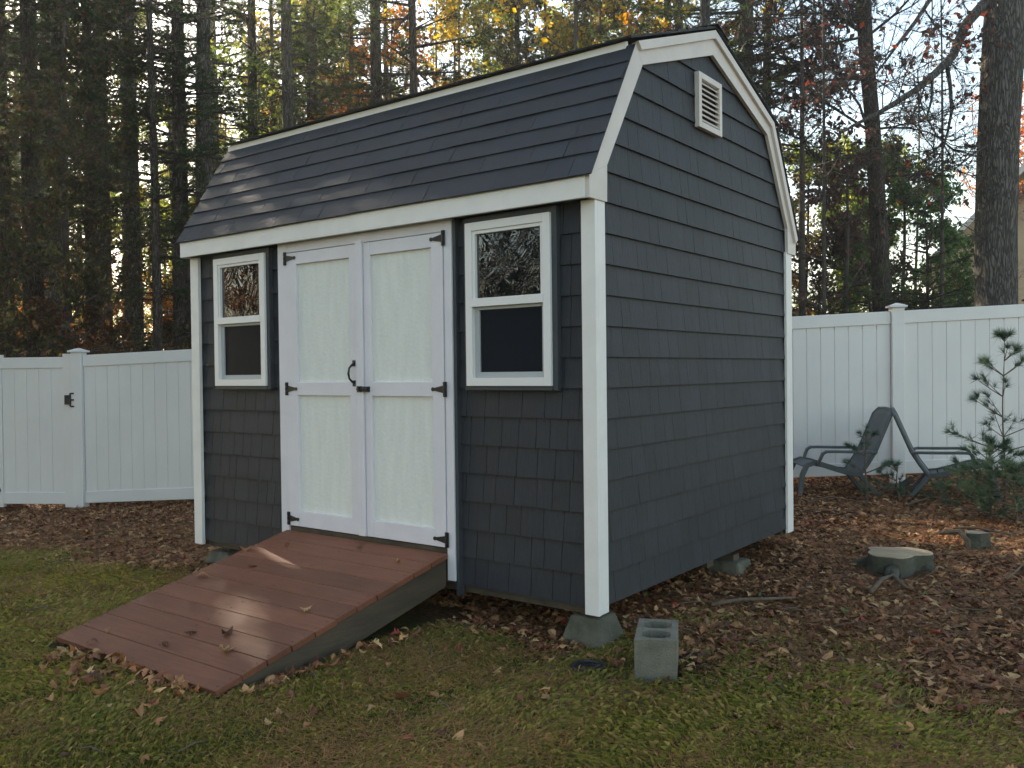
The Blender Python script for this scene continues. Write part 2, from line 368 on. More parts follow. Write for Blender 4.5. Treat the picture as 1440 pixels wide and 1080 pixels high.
# fallen leaves ------------------------------------------------------------------
def leaf_outline(kind, seed):
    r = random.Random(seed)
    if kind == 'oak':
        half = [(0, .02), (.12, .05), (.22, .20), (.30, .09), (.42, .30), (.50, .12), (.62, .34), (.70, .13), (.82, .22), (.90, .08), (1, .02)]
    elif kind == 'oval':
        half = [(0, .02), (.15, .14), (.35, .23), (.6, .25), (.8, .16), (.95, .05), (1, .0)]
    else:   # maple-like
        half = [(0, .02), (.08, .30), (.22, .42), (.30, .22), (.48, .52), (.62, .46), (.60, .18), (.82, .20), (1, .02)]
    half = [(a, b * r.uniform(.8, 1.15)) for a, b in half]
    out = half + [(a, -b * r.uniform(.85, 1.1)) for a, b in half[::-1]]
    return np.array(out)
def leaf_proto(kind, seed):
    o = leaf_outline(kind, seed); r = random.Random(seed + 50)
    k1, k2, tw, fd = r.uniform(-1.6, 1.8), r.uniform(.3, 2.2), r.uniform(-.8, .8), r.uniform(-.6, 1.0)
    P = np.concatenate([o, np.stack([np.linspace(.1, .95, 4), np.zeros(4)], 1)])   # rim + 4 midrib points
    zz = k1 * (P[:, 0] - .5) ** 2 * .9 + k2 * P[:, 1] ** 2 + tw * (P[:, 0] - .5) * P[:, 1] + fd * .4 * np.abs(P[:, 1])
    zz -= zz.min()
    n = len(o); F = []
    for i in range(n):
        a, b = o[i], o[(i + 1) % n]; m = int(np.argmin(np.abs(P[n:, 0] - (a[0] + b[0]) / 2)))
        F.append((i, (i + 1) % n, n + m))
    for i in range(n):     # close the wedges between midrib points
        a, b = o[i - 1], o[i]; c = o[(i + 1) % n]
        m1 = int(np.argmin(np.abs(P[n:, 0] - (a[0] + b[0]) / 2))); m2 = int(np.argmin(np.abs(P[n:, 0] - (b[0] + c[0]) / 2)))
        for q_ in range(min(m1, m2), max(m1, m2)): F.append((i, n + q_, n + q_ + 1))
    return np.stack([P[:, 0] - .5, P[:, 1], zz], 1), np.array(F)
def scatter_leaves(name, x, y, size, tilt, cols, kinds, lift=0.0, zbase=None, flat=1.0, mat_=None):
    n = len(x); which = R0.integers(0, len(kinds), n); VV = []; FF = []; CC = []; off = 0
    zb = gz(x, y) if zbase is None else zbase
    for k, (kd, sd_) in enumerate(kinds):
        P, F = leaf_proto(kd, sd_); P = P * [1, 1, flat]; s = which == k; m = int(s.sum())
        if not m: continue
        a = R0.random(m) * 2 * PI; tx = (R0.random(m) - .5) * 2 * tilt[s]; ty = (R0.random(m) - .5) * 2 * tilt[s]
        ca, sa = np.cos(a), np.sin(a)
        Rz = np.zeros((m, 3, 3)); Rz[:, 0, 0] = ca; Rz[:, 0, 1] = -sa; Rz[:, 1, 0] = sa; Rz[:, 1, 1] = ca; Rz[:, 2, 2] = 1
        Rx = np.zeros((m, 3, 3)); Rx[:, 0, 0] = 1; Rx[:, 1, 1] = np.cos(tx); Rx[:, 1, 2] = -np.sin(tx); Rx[:, 2, 1] = np.sin(tx); Rx[:, 2, 2] = np.cos(tx)
        Ry = np.zeros((m, 3, 3)); Ry[:, 1, 1] = 1; Ry[:, 0, 0] = np.cos(ty); Ry[:, 0, 2] = np.sin(ty); Ry[:, 2, 0] = -np.sin(ty); Ry[:, 2, 2] = np.cos(ty)
        flip = np.where(R0.random(m) < .5, 1, -1)
        PP = P[None] * size[s][:, None, None]; PP[:, :, 2] *= flip[:, None]
        Q = np.einsum('mij,mkj->mki', Rz @ Rx @ Ry, PP)
        Q[:, :, 2] -= Q[:, :, 2].min(1)[:, None] * .85
        Q += np.stack([x[s], y[s], zb[s] + lift * R0.random(m)], 1)[:, None]
        VV.append(Q.reshape(-1, 3)); FF.append((F[None] + (np.arange(m) * len(P))[:, None, None]).reshape(-1, 3) + off)
        CC.append(np.repeat(cols[s], len(P), 0)); off += m * len(P)
    return npmesh(name, np.concatenate(VV), np.concatenate(FF), mat_ or litter_mat, np.concatenate(CC))
browns = np.array([(.125, .052, .022), (.19, .085, .036), (.26, .130, .055), (.33, .18, .078), (.16, .056, .030), (.24, .105, .046), (.080, .036, .019), (.36, .22, .10), (.14, .06, .028), (.20, .09, .04)])
def leafcols(n, bright=1.0, p_odd=.008):
    c = browns[R0.integers(0, len(browns), n)] * (.92 + .70 * R0.random((n, 1))) * bright
    odd = R0.random(n); c = np.where((odd < p_odd)[:, None], np.array([[.30, .06, .04]]), c)
    return np.where(((odd > p_odd) & (odd < p_odd * 1.6))[:, None], np.array([[.14, .17, .05]]), c)
KIN = [('oak', 1), ('oak', 2), ('oak', 3), ('oval', 4), ('oval', 5), ('maple', 6), ('oak', 7), ('oval', 8)]
n = 105000
x, y, Z = visible_xy(n, z1=11.8, pw=.95)
a = litter_amt(x, y); pr = np.clip(a * 1.0 + .02 + .03 * vnoise(x, y, 1.1, 21), 0, 1)
s = (R0.random(n) < pr) & clear(x, y); x, y, Z, a = x[s], y[s], Z[s], a[s]; n = len(x)
o = scatter_leaves('fallen_leaves', x, y, .024 + .052 * R0.random(n) ** 1.7, .15 + .35 * R0.random(n), leafcols(n), KIN, .010, flat=.62)
tag(o, 'thick carpet of fallen brown oak leaves on the ground', 'fallen leaves', kind='stuff')
# drift of dry leaves at the ramp's low edge and along its side
n = 180; t_ = R0.random(n)
x = np.where(t_ < .65, RAMP['x0'] + .25 + 1.0 * R0.random(n), RAMP['x1'] + .03 + .1 * R0.random(n))
y = np.where(t_ < .65, RAMP['y1'] - .02 - .30 * R0.random(n) ** 2.2, RAMP['y1'] + .1 + 1.0 * R0.random(n))
o = scatter_leaves('leaf_drift', x, y, .03 + .06 * R0.random(n), .3 + .5 * R0.random(n), leafcols(n, 1.25), KIN, .02)
tag(o, 'drift of dry curled leaves gathered against the low edge of the ramp', 'fallen leaves', kind='stuff')

# pine needles
n = 150000
x, y, Z = visible_xy(n, z1=8.5, pw=.7)
pn = vnoise(x, y, 1.7, 31) * .7 + vnoise(x, y, 5, 32) * .5
s = clear(x, y) & (R0.random(n) < np.clip((pn - .42 + .16 * sstep(x + .3)) * 3, .08, 1)); x, y, Z = x[s], y[s], Z[s]; n = len(x); z = gz(x, y) + .004 + .016 * R0.random(n)
az = R0.random(n) * PI * 2; L = .045 + .06 * R0.random(n); dx, dy = np.cos(az) * L, np.sin(az) * L; wd = .0007 * np.clip(Z / 4, 1, 2)
px, py = -np.sin(az) * wd, np.cos(az) * wd; dz = (R0.random(n) - .4) * .012
V = np.stack([np.stack([x - px, y - py, z], 1), np.stack([x + px, y + py, z], 1), np.stack([x + dx + px, y + dy + py, z + dz], 1), np.stack([x + dx - px, y + dy - py, z + dz], 1)], 1).reshape(-1, 3)
F = np.arange(n)[:, None] * 4 + np.array([[0, 1, 2, 3]])
c = np.array([[.34, .165, .062]]) * (.5 + .9 * R0.random((n, 1)))
o = npmesh('pine_straw', V, F, litter_mat, np.repeat(c, 4, 0)); tag(o, 'orange brown pine needles strewn over the lawn', 'pine needles', kind='stuff')
n = 520
x, y, Z = visible_xy(n, z1=9.5, pw=.9); s_ = clear(x, y) & (R0.random(n) < litter_amt(x, y) * .8 + .12); x, y, Z = x[s_], y[s_], Z[s_]
b = MB(); tr = random.Random(8)
for xx, yy in zip(x, y):
    a_ = tr.uniform(0, 6.28); L_ = tr.uniform(.06, .28); z_ = float(gz(xx, yy)) + .012; k1 = tr.uniform(-.3, .3)
    b.tube([(xx, yy, z_), (xx + math.cos(a_) * L_ * .5, yy + math.sin(a_) * L_ * .5, z_ + tr.uniform(0, .02)), (xx + math.cos(a_ + k1) * L_, yy + math.sin(a_ + k1) * L_, z_ + tr.uniform(-.005, .015))], [.004, .003, .0015], 4, cap=False)
o = b.build('fallen_twigs', branch_mat); tag(o, 'thin dead twigs scattered through leaves and grass', 'twigs', kind='stuff')

# ---------------------------------------------------------------- shed
SL, SW = 3.188, 2.584
shed = thing('garden_shed', 'dark grey shingled shed with gambrel roof and white double doors', 'shed')
OUT = [(-.085, 2.03), (.365, 2.762), (1.292, 3.095), (2.219, 2.762), (2.669, 2.03)]      # rake / roof underside line (y,z)
INN = [(.074, 2.10), (.435, 2.668), (1.292, 2.955), (2.149, 2.668), (2.51, 2.10)]
b = MB(); b.prism([(.012, 0), (SW - .012, 0), (SW - .012, 1.93)] + [(2.572, 2.12), (2.19, 2.74), (1.292, 3.06), (.394, 2.74), (.012, 2.12)], -SL + .012, -.012, 0)
wall = b.build('wall', grey_strip, shed)
def shake_course(u0, u1, z0, z1, place, vs, fs, cs, rr, wmin=.075, wmax=.155, t=.018, gap=.003, jit=.0, roof=None):
    u = u0 + rr.uniform(-wmax, 0)
    while u < u1:
        w_ = rr.uniform(wmin, wmax); a, b_ = max(u, u0), min(u + w_ - gap, u1); u += w_
        while roof and a < b_ and roof(a) < z0 + .03: a += .006
        while roof and a < b_ and roof(b_) < z0 + .03: b_ -= .006
        if b_ - a < .012: continue
        zb = z0 + rr.uniform(-jit, jit); o = len(vs); tt = t * rr.uniform(.96, 1.04)
        if roof and min(roof(a), roof(b_)) < zb + .004: o = None
        if o is None:
            if max(roof(a), roof(b_)) < zb + .01: continue
            o = len(vs)
        for uu in (a, b_):
            zt1 = min(z1 + .006, max(roof(uu), zb + .002)) if roof else z1 + .006
            for zz, th in ((zb, 0), (zb, tt), (zt1, tt + (.003 - tt) * (zt1 - zb) / (z1 + .006 - zb)), (zt1, 0)): vs.append(place(uu, zz, th))
        fs.extend([(o, o + 1, o + 5, o + 4), (o + 1, o + 2, o + 6, o + 5), (o + 2, o + 3, o + 7, o + 6), (o, o + 3, o + 2, o + 1), (o + 4, o + 5, o + 6, o + 7), (o, o + 4, o + 7, o + 3)])
        k = rr.uniform(.90, 1.12); c = (.0250 * k, .0264 * k, .0318 * k); cs.extend([c] * 8)
CH = .1478
vs, fs, cs = [], [], []; rr = random.Random(3)
for a, b_ in ((-3.125, -2.285), (-.835, -.05)):
    vs, fs, cs = [], [], []
    for i in range(13):
        z0 = .012 + i * CH; z1 = min(z0 + CH, 1.935)
        shake_course(a, b_, z0, z1, lambda u, z, th: (u, .012 - th - .001, z), vs, fs, cs, rr)
    npmesh('siding', np.array(vs), np.array(fs), shake_mat, np.array(cs), shed)
vs, fs, cs = [], [], []
def roofz(u):
    u = min(u, SW - u)
    return 2.0 + (u + .085) * 1.626 if u < .365 else 2.732 + (u - .365) * .359
def ylim(z):
    if z < 2.06: return .0
    if z < 2.74: return .02 + (z - 2.06) / 1.62
    return .44 + (z - 2.74) / .345
for i in range(21):
    z0 = .012 + i * CH; z1 = z0 + CH
    if z0 > 3.04: break
    a = ylim(z1) if z1 < 3.02 else ylim(3.01)
    for side in (0,):
        shake_course(.012, SW - .012, z0, z1, lambda u, z, th: (-.012 + th + .001, u, z), vs, fs, cs, rr, .08, .17, gap=.0016, roof=roofz)
npmesh('siding', np.array(vs), np.array(fs), shake_mat, np.array(cs), shed)
# the far gable and the back, same shakes
vs, fs, cs = [], [], []
for i in range(21):
    z0 = .012 + i * CH; z1 = z0 + CH
    if z0 > 3.04: break
    a = ylim(min(z1, 3.01))
    shake_course(.012, SW - .012, z0, z1, lambda u, z, th: (-SL + .012 - th - .001, u, z), vs, fs, cs, rr, .08, .17, gap=.0016, roof=roofz)
npmesh('siding', np.array(vs), np.array(fs), shake_mat, np.array(cs), shed)
vs, fs, cs = [], [], []
for i in range(13):
    z0 = .012 + i * CH
    shake_course(-3.13, -.05, z0, min(z0 + CH, 1.935), lambda u, z, th: (u, SW - .012 + th + .001, z), vs, fs, cs, rr, .08, .17, gap=.0016)
npmesh('siding', np.array(vs), np.array(fs), shake_mat, np.array(cs), shed)
# corner trim: two boards each
for (xa, xb, ya, yb) in ((-.058, .020, -.030, -.006), (-SL - .02, -SL + .068, -.030, -.006)):
    s_ = 1 if xa > -1 else -1
    b = MB(); b.box(xa, xb, ya, yb, -.022, 1.928)
    if s_ > 0: b.box(.002, .0195, yb + .0005, .062, -.020, 1.927)
    else: b.box(-SL - .0195, -SL - .002, yb + .0005, .062, -.020, 1.927)
    b.build('corner_trim', white_trim, shed, .002)
for xx in (0, -SL):
    b = MB(); x0, x1 = (.002, .020) if xx == 0 else (-SL - .020, -SL - .002)
    b.box(x0, x1, SW - .085, SW + .024, -.02, 1.935)
    x2, x3 = (-.06, .0015) if xx == 0 else (-SL - .0015, -SL + .06)
    b.box(x2, x3, SW + .003, SW + .0235, -.02, 1.935); b.build('corner_trim', white_trim, shed, .002)
# rake boards on both gables
for sgn, xb in ((1, .006), (-1, -SL - .006)):
    b = MB()
    o_ = [(-.088, 1.925)] + [(-.088, 2.032)] + OUT[1:4] + [(2.672, 2.032), (2.672, 1.925)]
    i_ = [(.070, 1.925)] + [INN[0]] + INN[1:4] + [INN[4], (2.514, 1.925)]
    def slab(o_, i_, t0, t1):
        for k in range(len(o_) - 1):
            q4 = [o_[k], o_[k + 1], i_[k + 1], i_[k]]
            b.hexa([(t0, *p) for p in q4] + [(t1, *p) for p in q4])
    slab(o_, i_, xb, xb + sgn * .022)
    oo = [(-.088, 2.034), (.360, 2.764), (1.292, 3.096), (2.224, 2.764), (2.672, 2.034)]
    ii = [(-.044, 2.006), (.396, 2.728), (1.292, 3.048), (2.188, 2.728), (2.628, 2.006)]
    slab(oo[1:], ii[1:], xb + sgn * .0225, xb + sgn * .040)
    b.build('rake_board', rake_paint, shed, .0015)
# eave fascia, soffit, knee fascia
fx0, fx1 = -SL - .030, .0055
b = MB(); b.box(fx0, fx1, -.098, -.078, 1.925, 2.032); b.build('eave_fascia', white_trim, shed, .002)
b = MB(); b.box(fx0, fx1, SW + .078, SW + .098, 1.925, 2.032); b.build('eave_fascia', white_trim, shed, .002)
b = MB(); b.box(fx0 + .003, fx1 - .003, -.0775, .02, 1.936, 1.948); b.build('soffit', grey_strip, shed)
b = MB(); b.box(fx0 + .003, fx1 - .003, SW - .02, SW + .0775, 1.936, 1.948); b.build('soffit', grey_strip, shed)
# roof: lower slopes in seven overlapping courses, upper slopes, ridge
def roof_slope(p0, p1, rows, seed, name):
    """p0 eave (y,z) p1 top (y,z)"""
    vs, fs, cs = [], [], []; rr = random.Random(seed)
    d = np.array([p1[0] - p0[0], p1[1] - p0[1]]); Ls = np.linalg.norm(d); d /= Ls
    nn = np.array([-d[1], d[0]]) if p1[0] > p0[0] else np.array([d[1], -d[0]])
    def P(x, s, h):
        q_ = np.array(p0) + d * s + nn * h; return (x, q_[0], q_[1])
    st = Ls / rows; x0r, x1r = -SL - .052, .052
    # underlay
    o = len(vs)
    for s_, h0, h1 in ((-.012, .004, .010), (Ls, .004, .010)):
        for x_ in (x0r + .004, x1r - .004): vs.append(P(x_, s_, h0)); vs.append(P(x_, s_, h1))
    fs.extend([(o, o + 2, o + 6, o + 4), (o + 1, o + 5, o + 7, o + 3), (o, o + 4, o + 5, o + 1), (o + 2, o + 3, o + 7, o + 6), (o, o + 1, o + 3, o + 2), (o + 4, o + 6, o + 7, o + 5)])
    cs.extend([(.02, .021, .023)] * 8)
    for i in range(rows):
        x_ = x0r - rr.uniform(0, .3); s0 = i * st - (.02 if i == 0 else 0); s1 = (i + 1) * st
        while x_ < x1r:
            w_ = rr.choice((.14, .17, .20, .27, .31)) * rr.uniform(.9, 1.1)
            a, b_ = max(x_, x0r), min(x_ + w_ - (.003 if rr.random() < .55 else 0), x1r); x_ += w_
            if b_ - a < .01: continue
            thick = rr.choice((.0075, .0075, .0095)); o = len(vs); j = rr.uniform(-.0015, .0015)
            for xx in (a, b_):
                for s_, h in ((s0 + j, .010), (s0 + j, .010 + thick), (s1 + .004, .0105), (s1 + .004, .010)): vs.append(P(xx, s_, h))
            fs.extend([(o, o + 1, o + 5, o + 4), (o + 1, o + 2, o + 6, o + 5), (o, o + 3, o + 2, o + 1), (o + 4, o + 5, o + 6, o + 7), (o, o + 4, o + 7, o + 3), (o + 2, o + 3, o + 7, o + 6)])
            k = rr.uniform(.80, 1.25); cs.extend([(.0135 * k, .0190 * k, .0270 * k)] * 8)
    me = npmesh(name, np.array(vs), np.array(fs), roof_mat, np.array(cs), shed)
    return me
roof_slope((-.092, 2.035), (.326, 2.728), 7, 1, 'lower_roof')
roof_slope((2.676, 2.035), (2.258, 2.728), 7, 2, 'lower_roof')
roof_slope((.300, 2.757), (1.290, 3.103), 8, 3, 'upper_roof')
roof_slope((2.284, 2.757), (1.294, 3.103), 8, 4, 'upper_roof')
b = MB(); b.hexa([(-SL - .045, .308, 2.718), (.0015, .308, 2.718), (.0015, .333, 2.718), (-SL - .045, .333, 2.718), (-SL - .045, .308, 2.756), (.0015, .308, 2.756), (.0015, .333, 2.763), (-SL - .045, .333, 2.763)])
b.build('knee_fascia', white_trim, shed, .001)
b = MB(); b.hexa([(-SL - .045, 2.251, 2.718), (.0015, 2.251, 2.718), (.0015, 2.276, 2.718), (-SL - .045, 2.276, 2.718), (-SL - .045, 2.251, 2.763), (.0015, 2.251, 2.763), (.0015, 2.276, 2.756), (-SL - .045, 2.276, 2.756)])
b.build('knee_fascia', white_trim, shed, .001)
vs, fs, cs = [], [], []; rr = random.Random(9); x_ = -SL - .055
while x_ < .05:
    x2 = min(x_ + .15, .056); o = len(vs); h = .004 * rr.random()
    for xx, hh in ((x_, .026 + h), (x2 + .006, .020 + h)):
        for yy, zz in ((1.14, 3.056), (1.292, 3.109), (1.444, 3.056)): vs.append((xx, yy, zz + hh)); vs.append((xx, yy, zz + hh - .006))
    fs.extend([(o, o + 2, o + 8, o + 6), (o + 2, o + 4, o + 10, o + 8), (o + 1, o + 7, o + 9, o + 3), (o + 3, o + 9, o + 11, o + 5), (o, o + 1, o + 3, o + 2), (o + 2, o + 3, o + 5, o + 4), (o + 6, o + 8, o + 9, o + 7), (o + 8, o + 10, o + 11, o + 9), (o, o + 6, o + 7, o + 1), (o + 4, o + 5, o + 11, o + 10)])
    k = rr.uniform(.85, 1.15); cs.extend([(.034 * k, .038 * k, .045 * k)] * 12); x_ += .15
npmesh('ridge_cap', np.array(vs), np.array(fs), roof_mat, np.array(cs), shed)
# gable vent
ve = MB(); vy0, vy1, vz0, vz1 = 1.090, 1.405, 2.500, 2.812
for a in ((vy0, vy0 + .035, vz0, vz1), (vy1 - .035, vy1, vz0, vz1), (vy0 + .0355, vy1 - .0355, vz0, vz0 + .034), (vy0 + .0355, vy1 - .0355, vz1 - .034, vz1)):
    ve.box(.002, .032, *a)
vent = ve.build('gable_vent', rake_paint, shed, .002)
b = MB(); b.box(-.002, .0035, vy0 + .03, vy1 - .03, vz0 + .03, vz1 - .03); b.build('vent_recess', black_plastic, vent)
b = MB()
for k in range(8):
    z = vz0 + .040 + k * .0298; y0, y1 = vy0 + .034, vy1 - .034
    b.hexa([(.026, y0, z), (.026, y1, z), (.008, y1, z + .020), (.008, y0, z + .020), (.0285, y0, z + .003), (.0285, y1, z + .003), (.0105, y1, z + .023), (.0105, y0, z + .023)])
b.build('louvre', rake_paint, vent)
# door casing
b = MB()
b.box(-2.264, -2.193, -.040, .010, .03, 1.936); b.build('door_trim', lavender, shed, .002); b = MB(); b.box(-.905, -.853, -.040, .010, .03, 1.936); b.build('door_trim', lavender, shed, .002); b = MB(); b.box(-2.1925, -.9055, -.038, .010, 1.872, 1.936)
b.build('door_trim', lavender, shed, .002)
b = MB(); b.box(-2.190, -.908, -.03, .010, .02, .195); b.build('sill_board', old_wood, shed)
def door(xa, xb, pa, pb, nm_handle):
    z0, z1 = .203, 1.867; y0, y1 = -.046, -.026
    d = thing('tmp', None, None); bpy.data.objects.remove(d)
    b = MB()
    b.box(xa, pa, y0, y1, z0, z1); b.box(pb, xb, y0, y1, z0, z1)
    for r0, r1 in ((z0, .295), (1.001, 1.079), (1.795, z1)): b.box(pa + .0004, pb - .0004, y0 + .001, y1, r0, r1)
    dr = b.build('door', lavender, shed, .0018)
    b = MB(); b.box(xa + .006, xb - .006, -.0262 + .0004, -.004, z0 + .003, z1 - .003); b.build('door_panel', stucco, dr)
    return dr
dl = door(-2.188, -1.560, -2.087, -1.622, True)
dr_ = door(-1.503, -.910, -1.451, -.990, False)
b = MB(); b.box(-1.5595, -1.5065, -.058, -.027, .203, 1.880); b.build('astragal', lavender, dl, .002)
def hinge(xp, z, sgn, par):
    """T hinge: strap tapers away from the butt"""
    b = MB(); b.box(xp - .011, xp + .011, -.053, -.0455, z - .040, z + .040)
    for k in range(3): b.tube([(xp, -.056, z - .038 + k * .027), (xp, -.056, z - .016 + k * .027)], .0055, 8)
    x1, x2 = xp + sgn * .011, xp + sgn * .085
    b.hexa([(x1, -.0465, z - .02), (x2, -.0465, z - .006), (x2, -.0465, z + .006), (x1, -.0465, z + .02), (x1, -.051, z - .02), (x2, -.051, z - .006), (x2, -.051, z + .006), (x1, -.051, z + .02)])
    b.tube([(x2, -.0465, z), (x2, -.0515, z)], .011, 10)
    for k in (.3, .65): xx = x1 + (x2 - x1) * k; b.tube([(xx, -.051, z), (xx, -.0535, z)], .004, 6)
    b.build('hinge', black_metal, par, .0006)
for z in (1.835, 1.040, .245): hinge(-2.184, z, 1, dl); hinge(-.900, z, -1, dr_)
b = MB(); hx = -1.588
b.tube([(hx, -.047, 1.185), (hx, -.062, 1.180), (hx, -.085, 1.160), (hx, -.092, 1.13), (hx, -.085, 1.10), (hx, -.062, 1.080), (hx, -.047, 1.075)], [.008, .007, .006, .007, .006, .007, .008], 8)
b.box(hx - .011, hx + .011, -.0515, -.0465, 1.170, 1.205); b.box(hx - .011, hx + .011, -.0515, -.0465, 1.055, 1.090)
b.build('door_handle', black_metal, dl, .001)
b = MB(); b.box(-1.552, -1.512, -.064, -.0585, 1.022, 1.057); b.tube([(-1.548, -.068, 1.04), (-1.462, -.068, 1.04)], .0055, 8); b.box(-1.500, -1.462, -.070, -.0465, 1.024, 1.055)
b.box(-1.538, -1.522, -.078, -.064, 1.030, 1.05); b.build('bolt_latch', black_metal, dl, .001)
# grey vertical corner strips beside the casing
b = MB(); b.box(-.8525, -.832, -.030, .010, -.045, 1.934); b.build('edge_strip', grey_strip, shed)
b = MB(); b.box(-2.296, -2.2645, -.016, .010, .012, 1.934); b.build('edge_strip', grey_strip, shed)
# windows
def window(x0):
    W_, z0, z1 = .528, 1.058, 1.893; x1 = x0 + W_; yf = -.050
    b = MB(); f = .042
    b.box(x0, x0 + f, yf, .0, z0, z1); b.box(x1 - f, x1, yf, .0, z0, z1); b.box(x0 + f + .0003, x1 - f - .0003, yf, .0, z0, z0 + f); b.box(x0 + f + .0003, x1 - f - .0003, yf, .0, z1 - f, z1)
    wn = b.build('window', window_vinyl, shed, .002)
    b = MB(); a, c = x0 + f + .0006, x1 - f - .0006       # upper sash
    b.box(a, a + .018, yf + .008, -.003, 1.505, z1 - f - .0005); b.box(c - .018, c, yf + .008, -.003, 1.505, z1 - f - .0005)
    b.box(a + .0182, c - .0182, yf + .008, -.003, z1 - f - .018, z1 - f - .0005); b.box(a, c, yf - .004, -.003, 1.462, 1.5045)
    s1 = b.build('window_sash', window_vinyl, wn, .0015)
    b = MB(); b.box(a, a + .030, yf + .024, -.003, z0 + f + .0005, 1.4615); b.box(c - .022, c, yf + .024, -.003, z0 + f + .0005, 1.4615)
    b.box(a + .0302, c - .0222, yf + .024, -.003, z0 + f + .0005, z0 + f + .028); b.box(a + .0302, c - .0222, yf + .022, -.003, 1.446, 1.4615)
    s2 = b.build('screen_frame', mat_screen, wn, .0012)
    b = MB(); b.box(a + .017, c - .017, -.024, -.020, 1.503, z1 - f - .017); b.build('upper_pane', glass_upper, wn)
    b = MB(); b.box(a + .029, c - .021, -.016, -.012, z0 + f + .027, 1.447); b.build('lower_pane', glass_lower, wn)
    # dark trim round it
    b = MB(); t = .022
    b.box(x0 - t, x0 - .0005, -.032, .0, z0 - .022, z1 + .030); b.box(x1 + .0005, x1 + t + .008, -.034, .0, z0 - .022, z1 + .030)
    b.box(x0, x1, -.033, .0, z1 + .0005, z1 + .030); b.box(x0 - t + .0225, x1 - .0002, -.040, .0, z0 - .022, z0 - .0005)
    b.build('window_trim', grey_strip, wn, .001)
mat_screen = mat('screen_frame_grey', (.42, .43, .43), .4)
window(-.752); window(-2.918)
# skids and floor frame under the shed
for y_ in (.03, 1.25, SW - .12): b = MB(); b.box(-SL + .02, -.02, y_, y_ + .09, -.035, -.0005); b.build('floor_joist', old_wood, shed)

# piers (precast deck blocks)
def pier(x, y, label, h=.135, wb=.30, wt=.19, z0=None, rz=0):
    z0 = float(g(x, y)) - .03 if z0 is None else z0
    t = thing('deck_pier', label, 'concrete pier', (x, y, z0), rz, 'concrete piers under the shed')
    b = MB(); a, c = wb / 2, wt / 2
    b.hexa([(-a, -a, 0), (a, -a, 0), (a, a, 0), (-a, a, 0), (-c, -c, h), (c, -c, h), (c, c, h), (-c, c, h)])
    b.build('block', mossy_concrete, t, .012)
    b = MB(); b.box(-.044, .044, -.044, .044, h - .002, -.036 - z0 if z0 + h < -.04 else h + .012); b.build('post', old_wood, t)
pier(-.085, .085, 'mossy tapered concrete pier under the near front corner of the shed', h=.15, wb=.25, wt=.16)
pier(-3.02, .13, 'dark concrete pier under the far left front corner of the shed', h=.12)
pier(-.08, 1.72, 'half hidden concrete pier under the long right edge of the shed', h=.10, wb=.24)

# ---------------------------------------------------------------- ramp
ramp = thing('ramp', 'red brown stained wooden plank ramp leading up to the shed doors', 'ramp', (0, 0, 0))
zt, zb_, yb_ = RAMP['zt'], RAMP['zb'], RAMP['y1']
def rz_(y): return zt + (zb_ - zt) * (y / yb_)
sl = (zt - zb_) / -yb_; nrm = Vector((0, -sl, 1)).normalized()
vs, fs, cs = [], [], []; rr = random.Random(5); nb = 11; yy = -.050
bw = (-yb_ - .050) / nb
for k in range(nb):
    y0, y1 = yy, yy - bw + .004; yy -= bw
    xa, xb = RAMP['x0'] + rr.uniform(-.004, .004), RAMP['x1'] + rr.uniform(-.004, .004); o = len(vs); th = .028
    for (x_, y_) in ((xa, y0), (xb, y0), (xb, y1), (xa, y1)):
        p = Vector((x_, y_, rz_(y_))); vs.append(tuple(p - nrm * th)); vs.append(tuple(p))
    fs.extend([(o, o + 2, o + 4, o + 6), (o + 1, o + 7, o + 5, o + 3), (o, o + 1, o + 3, o + 2), (o + 2, o + 3, o + 5, o + 4), (o + 4, o + 5, o + 7, o + 6), (o + 6, o + 7, o + 1, o)])
    kk = rr.uniform(.85, 1.15); cs.extend([(.185 * kk, .067 * kk, .034 * kk)] * 8)
npmesh('plank', np.array(vs), np.array(fs), deck_mat, np.array(cs), ramp)
m = ramp.children[0].modifiers.new('bevel', 'BEVEL'); m.width = .003; m.segments = 2
for xa, xb in ((RAMP['x0'] + .006, RAMP['x0'] + .044), (-1.57, -1.53), (RAMP['x1'] - .044, RAMP['x1'] - .006)):
    b = MB(); h = .145; gzm = -.19
    yk = -(zt - .030 - h - gzm) / sl                     # where the lower edge meets the ground
    poly = [(-.052, rz_(-.052) - .0295), (-.052, rz_(-.052) - .030 - h), (yk, gzm), (yb_ + .02, gzm), (yb_ + .02, rz_(yb_ + .02) - .0295)]
    b.prism(poly, xa, xb, 0); b.build('stringer', old_wood, ramp, .002)
b = MB(); rr = random.Random(44)
for k in range(nb):
    for xs_ in (RAMP['x0'] + .026, -1.55, RAMP['x1'] - .026):
        for f_ in (.25, .75):
            y_ = -.050 - bw * (k + f_); z_ = rz_(y_); x_ = xs_ + rr.uniform(-.005, .005)
            b.tube([(x_, y_, z_ - .004), (x_, y_, z_ + .0012)], .0042, 7)
o = b.build('screw', mat('screw_heads', (.05, .045, .04), .5, metal=.6), ramp); o['kind'] = 'stuff'
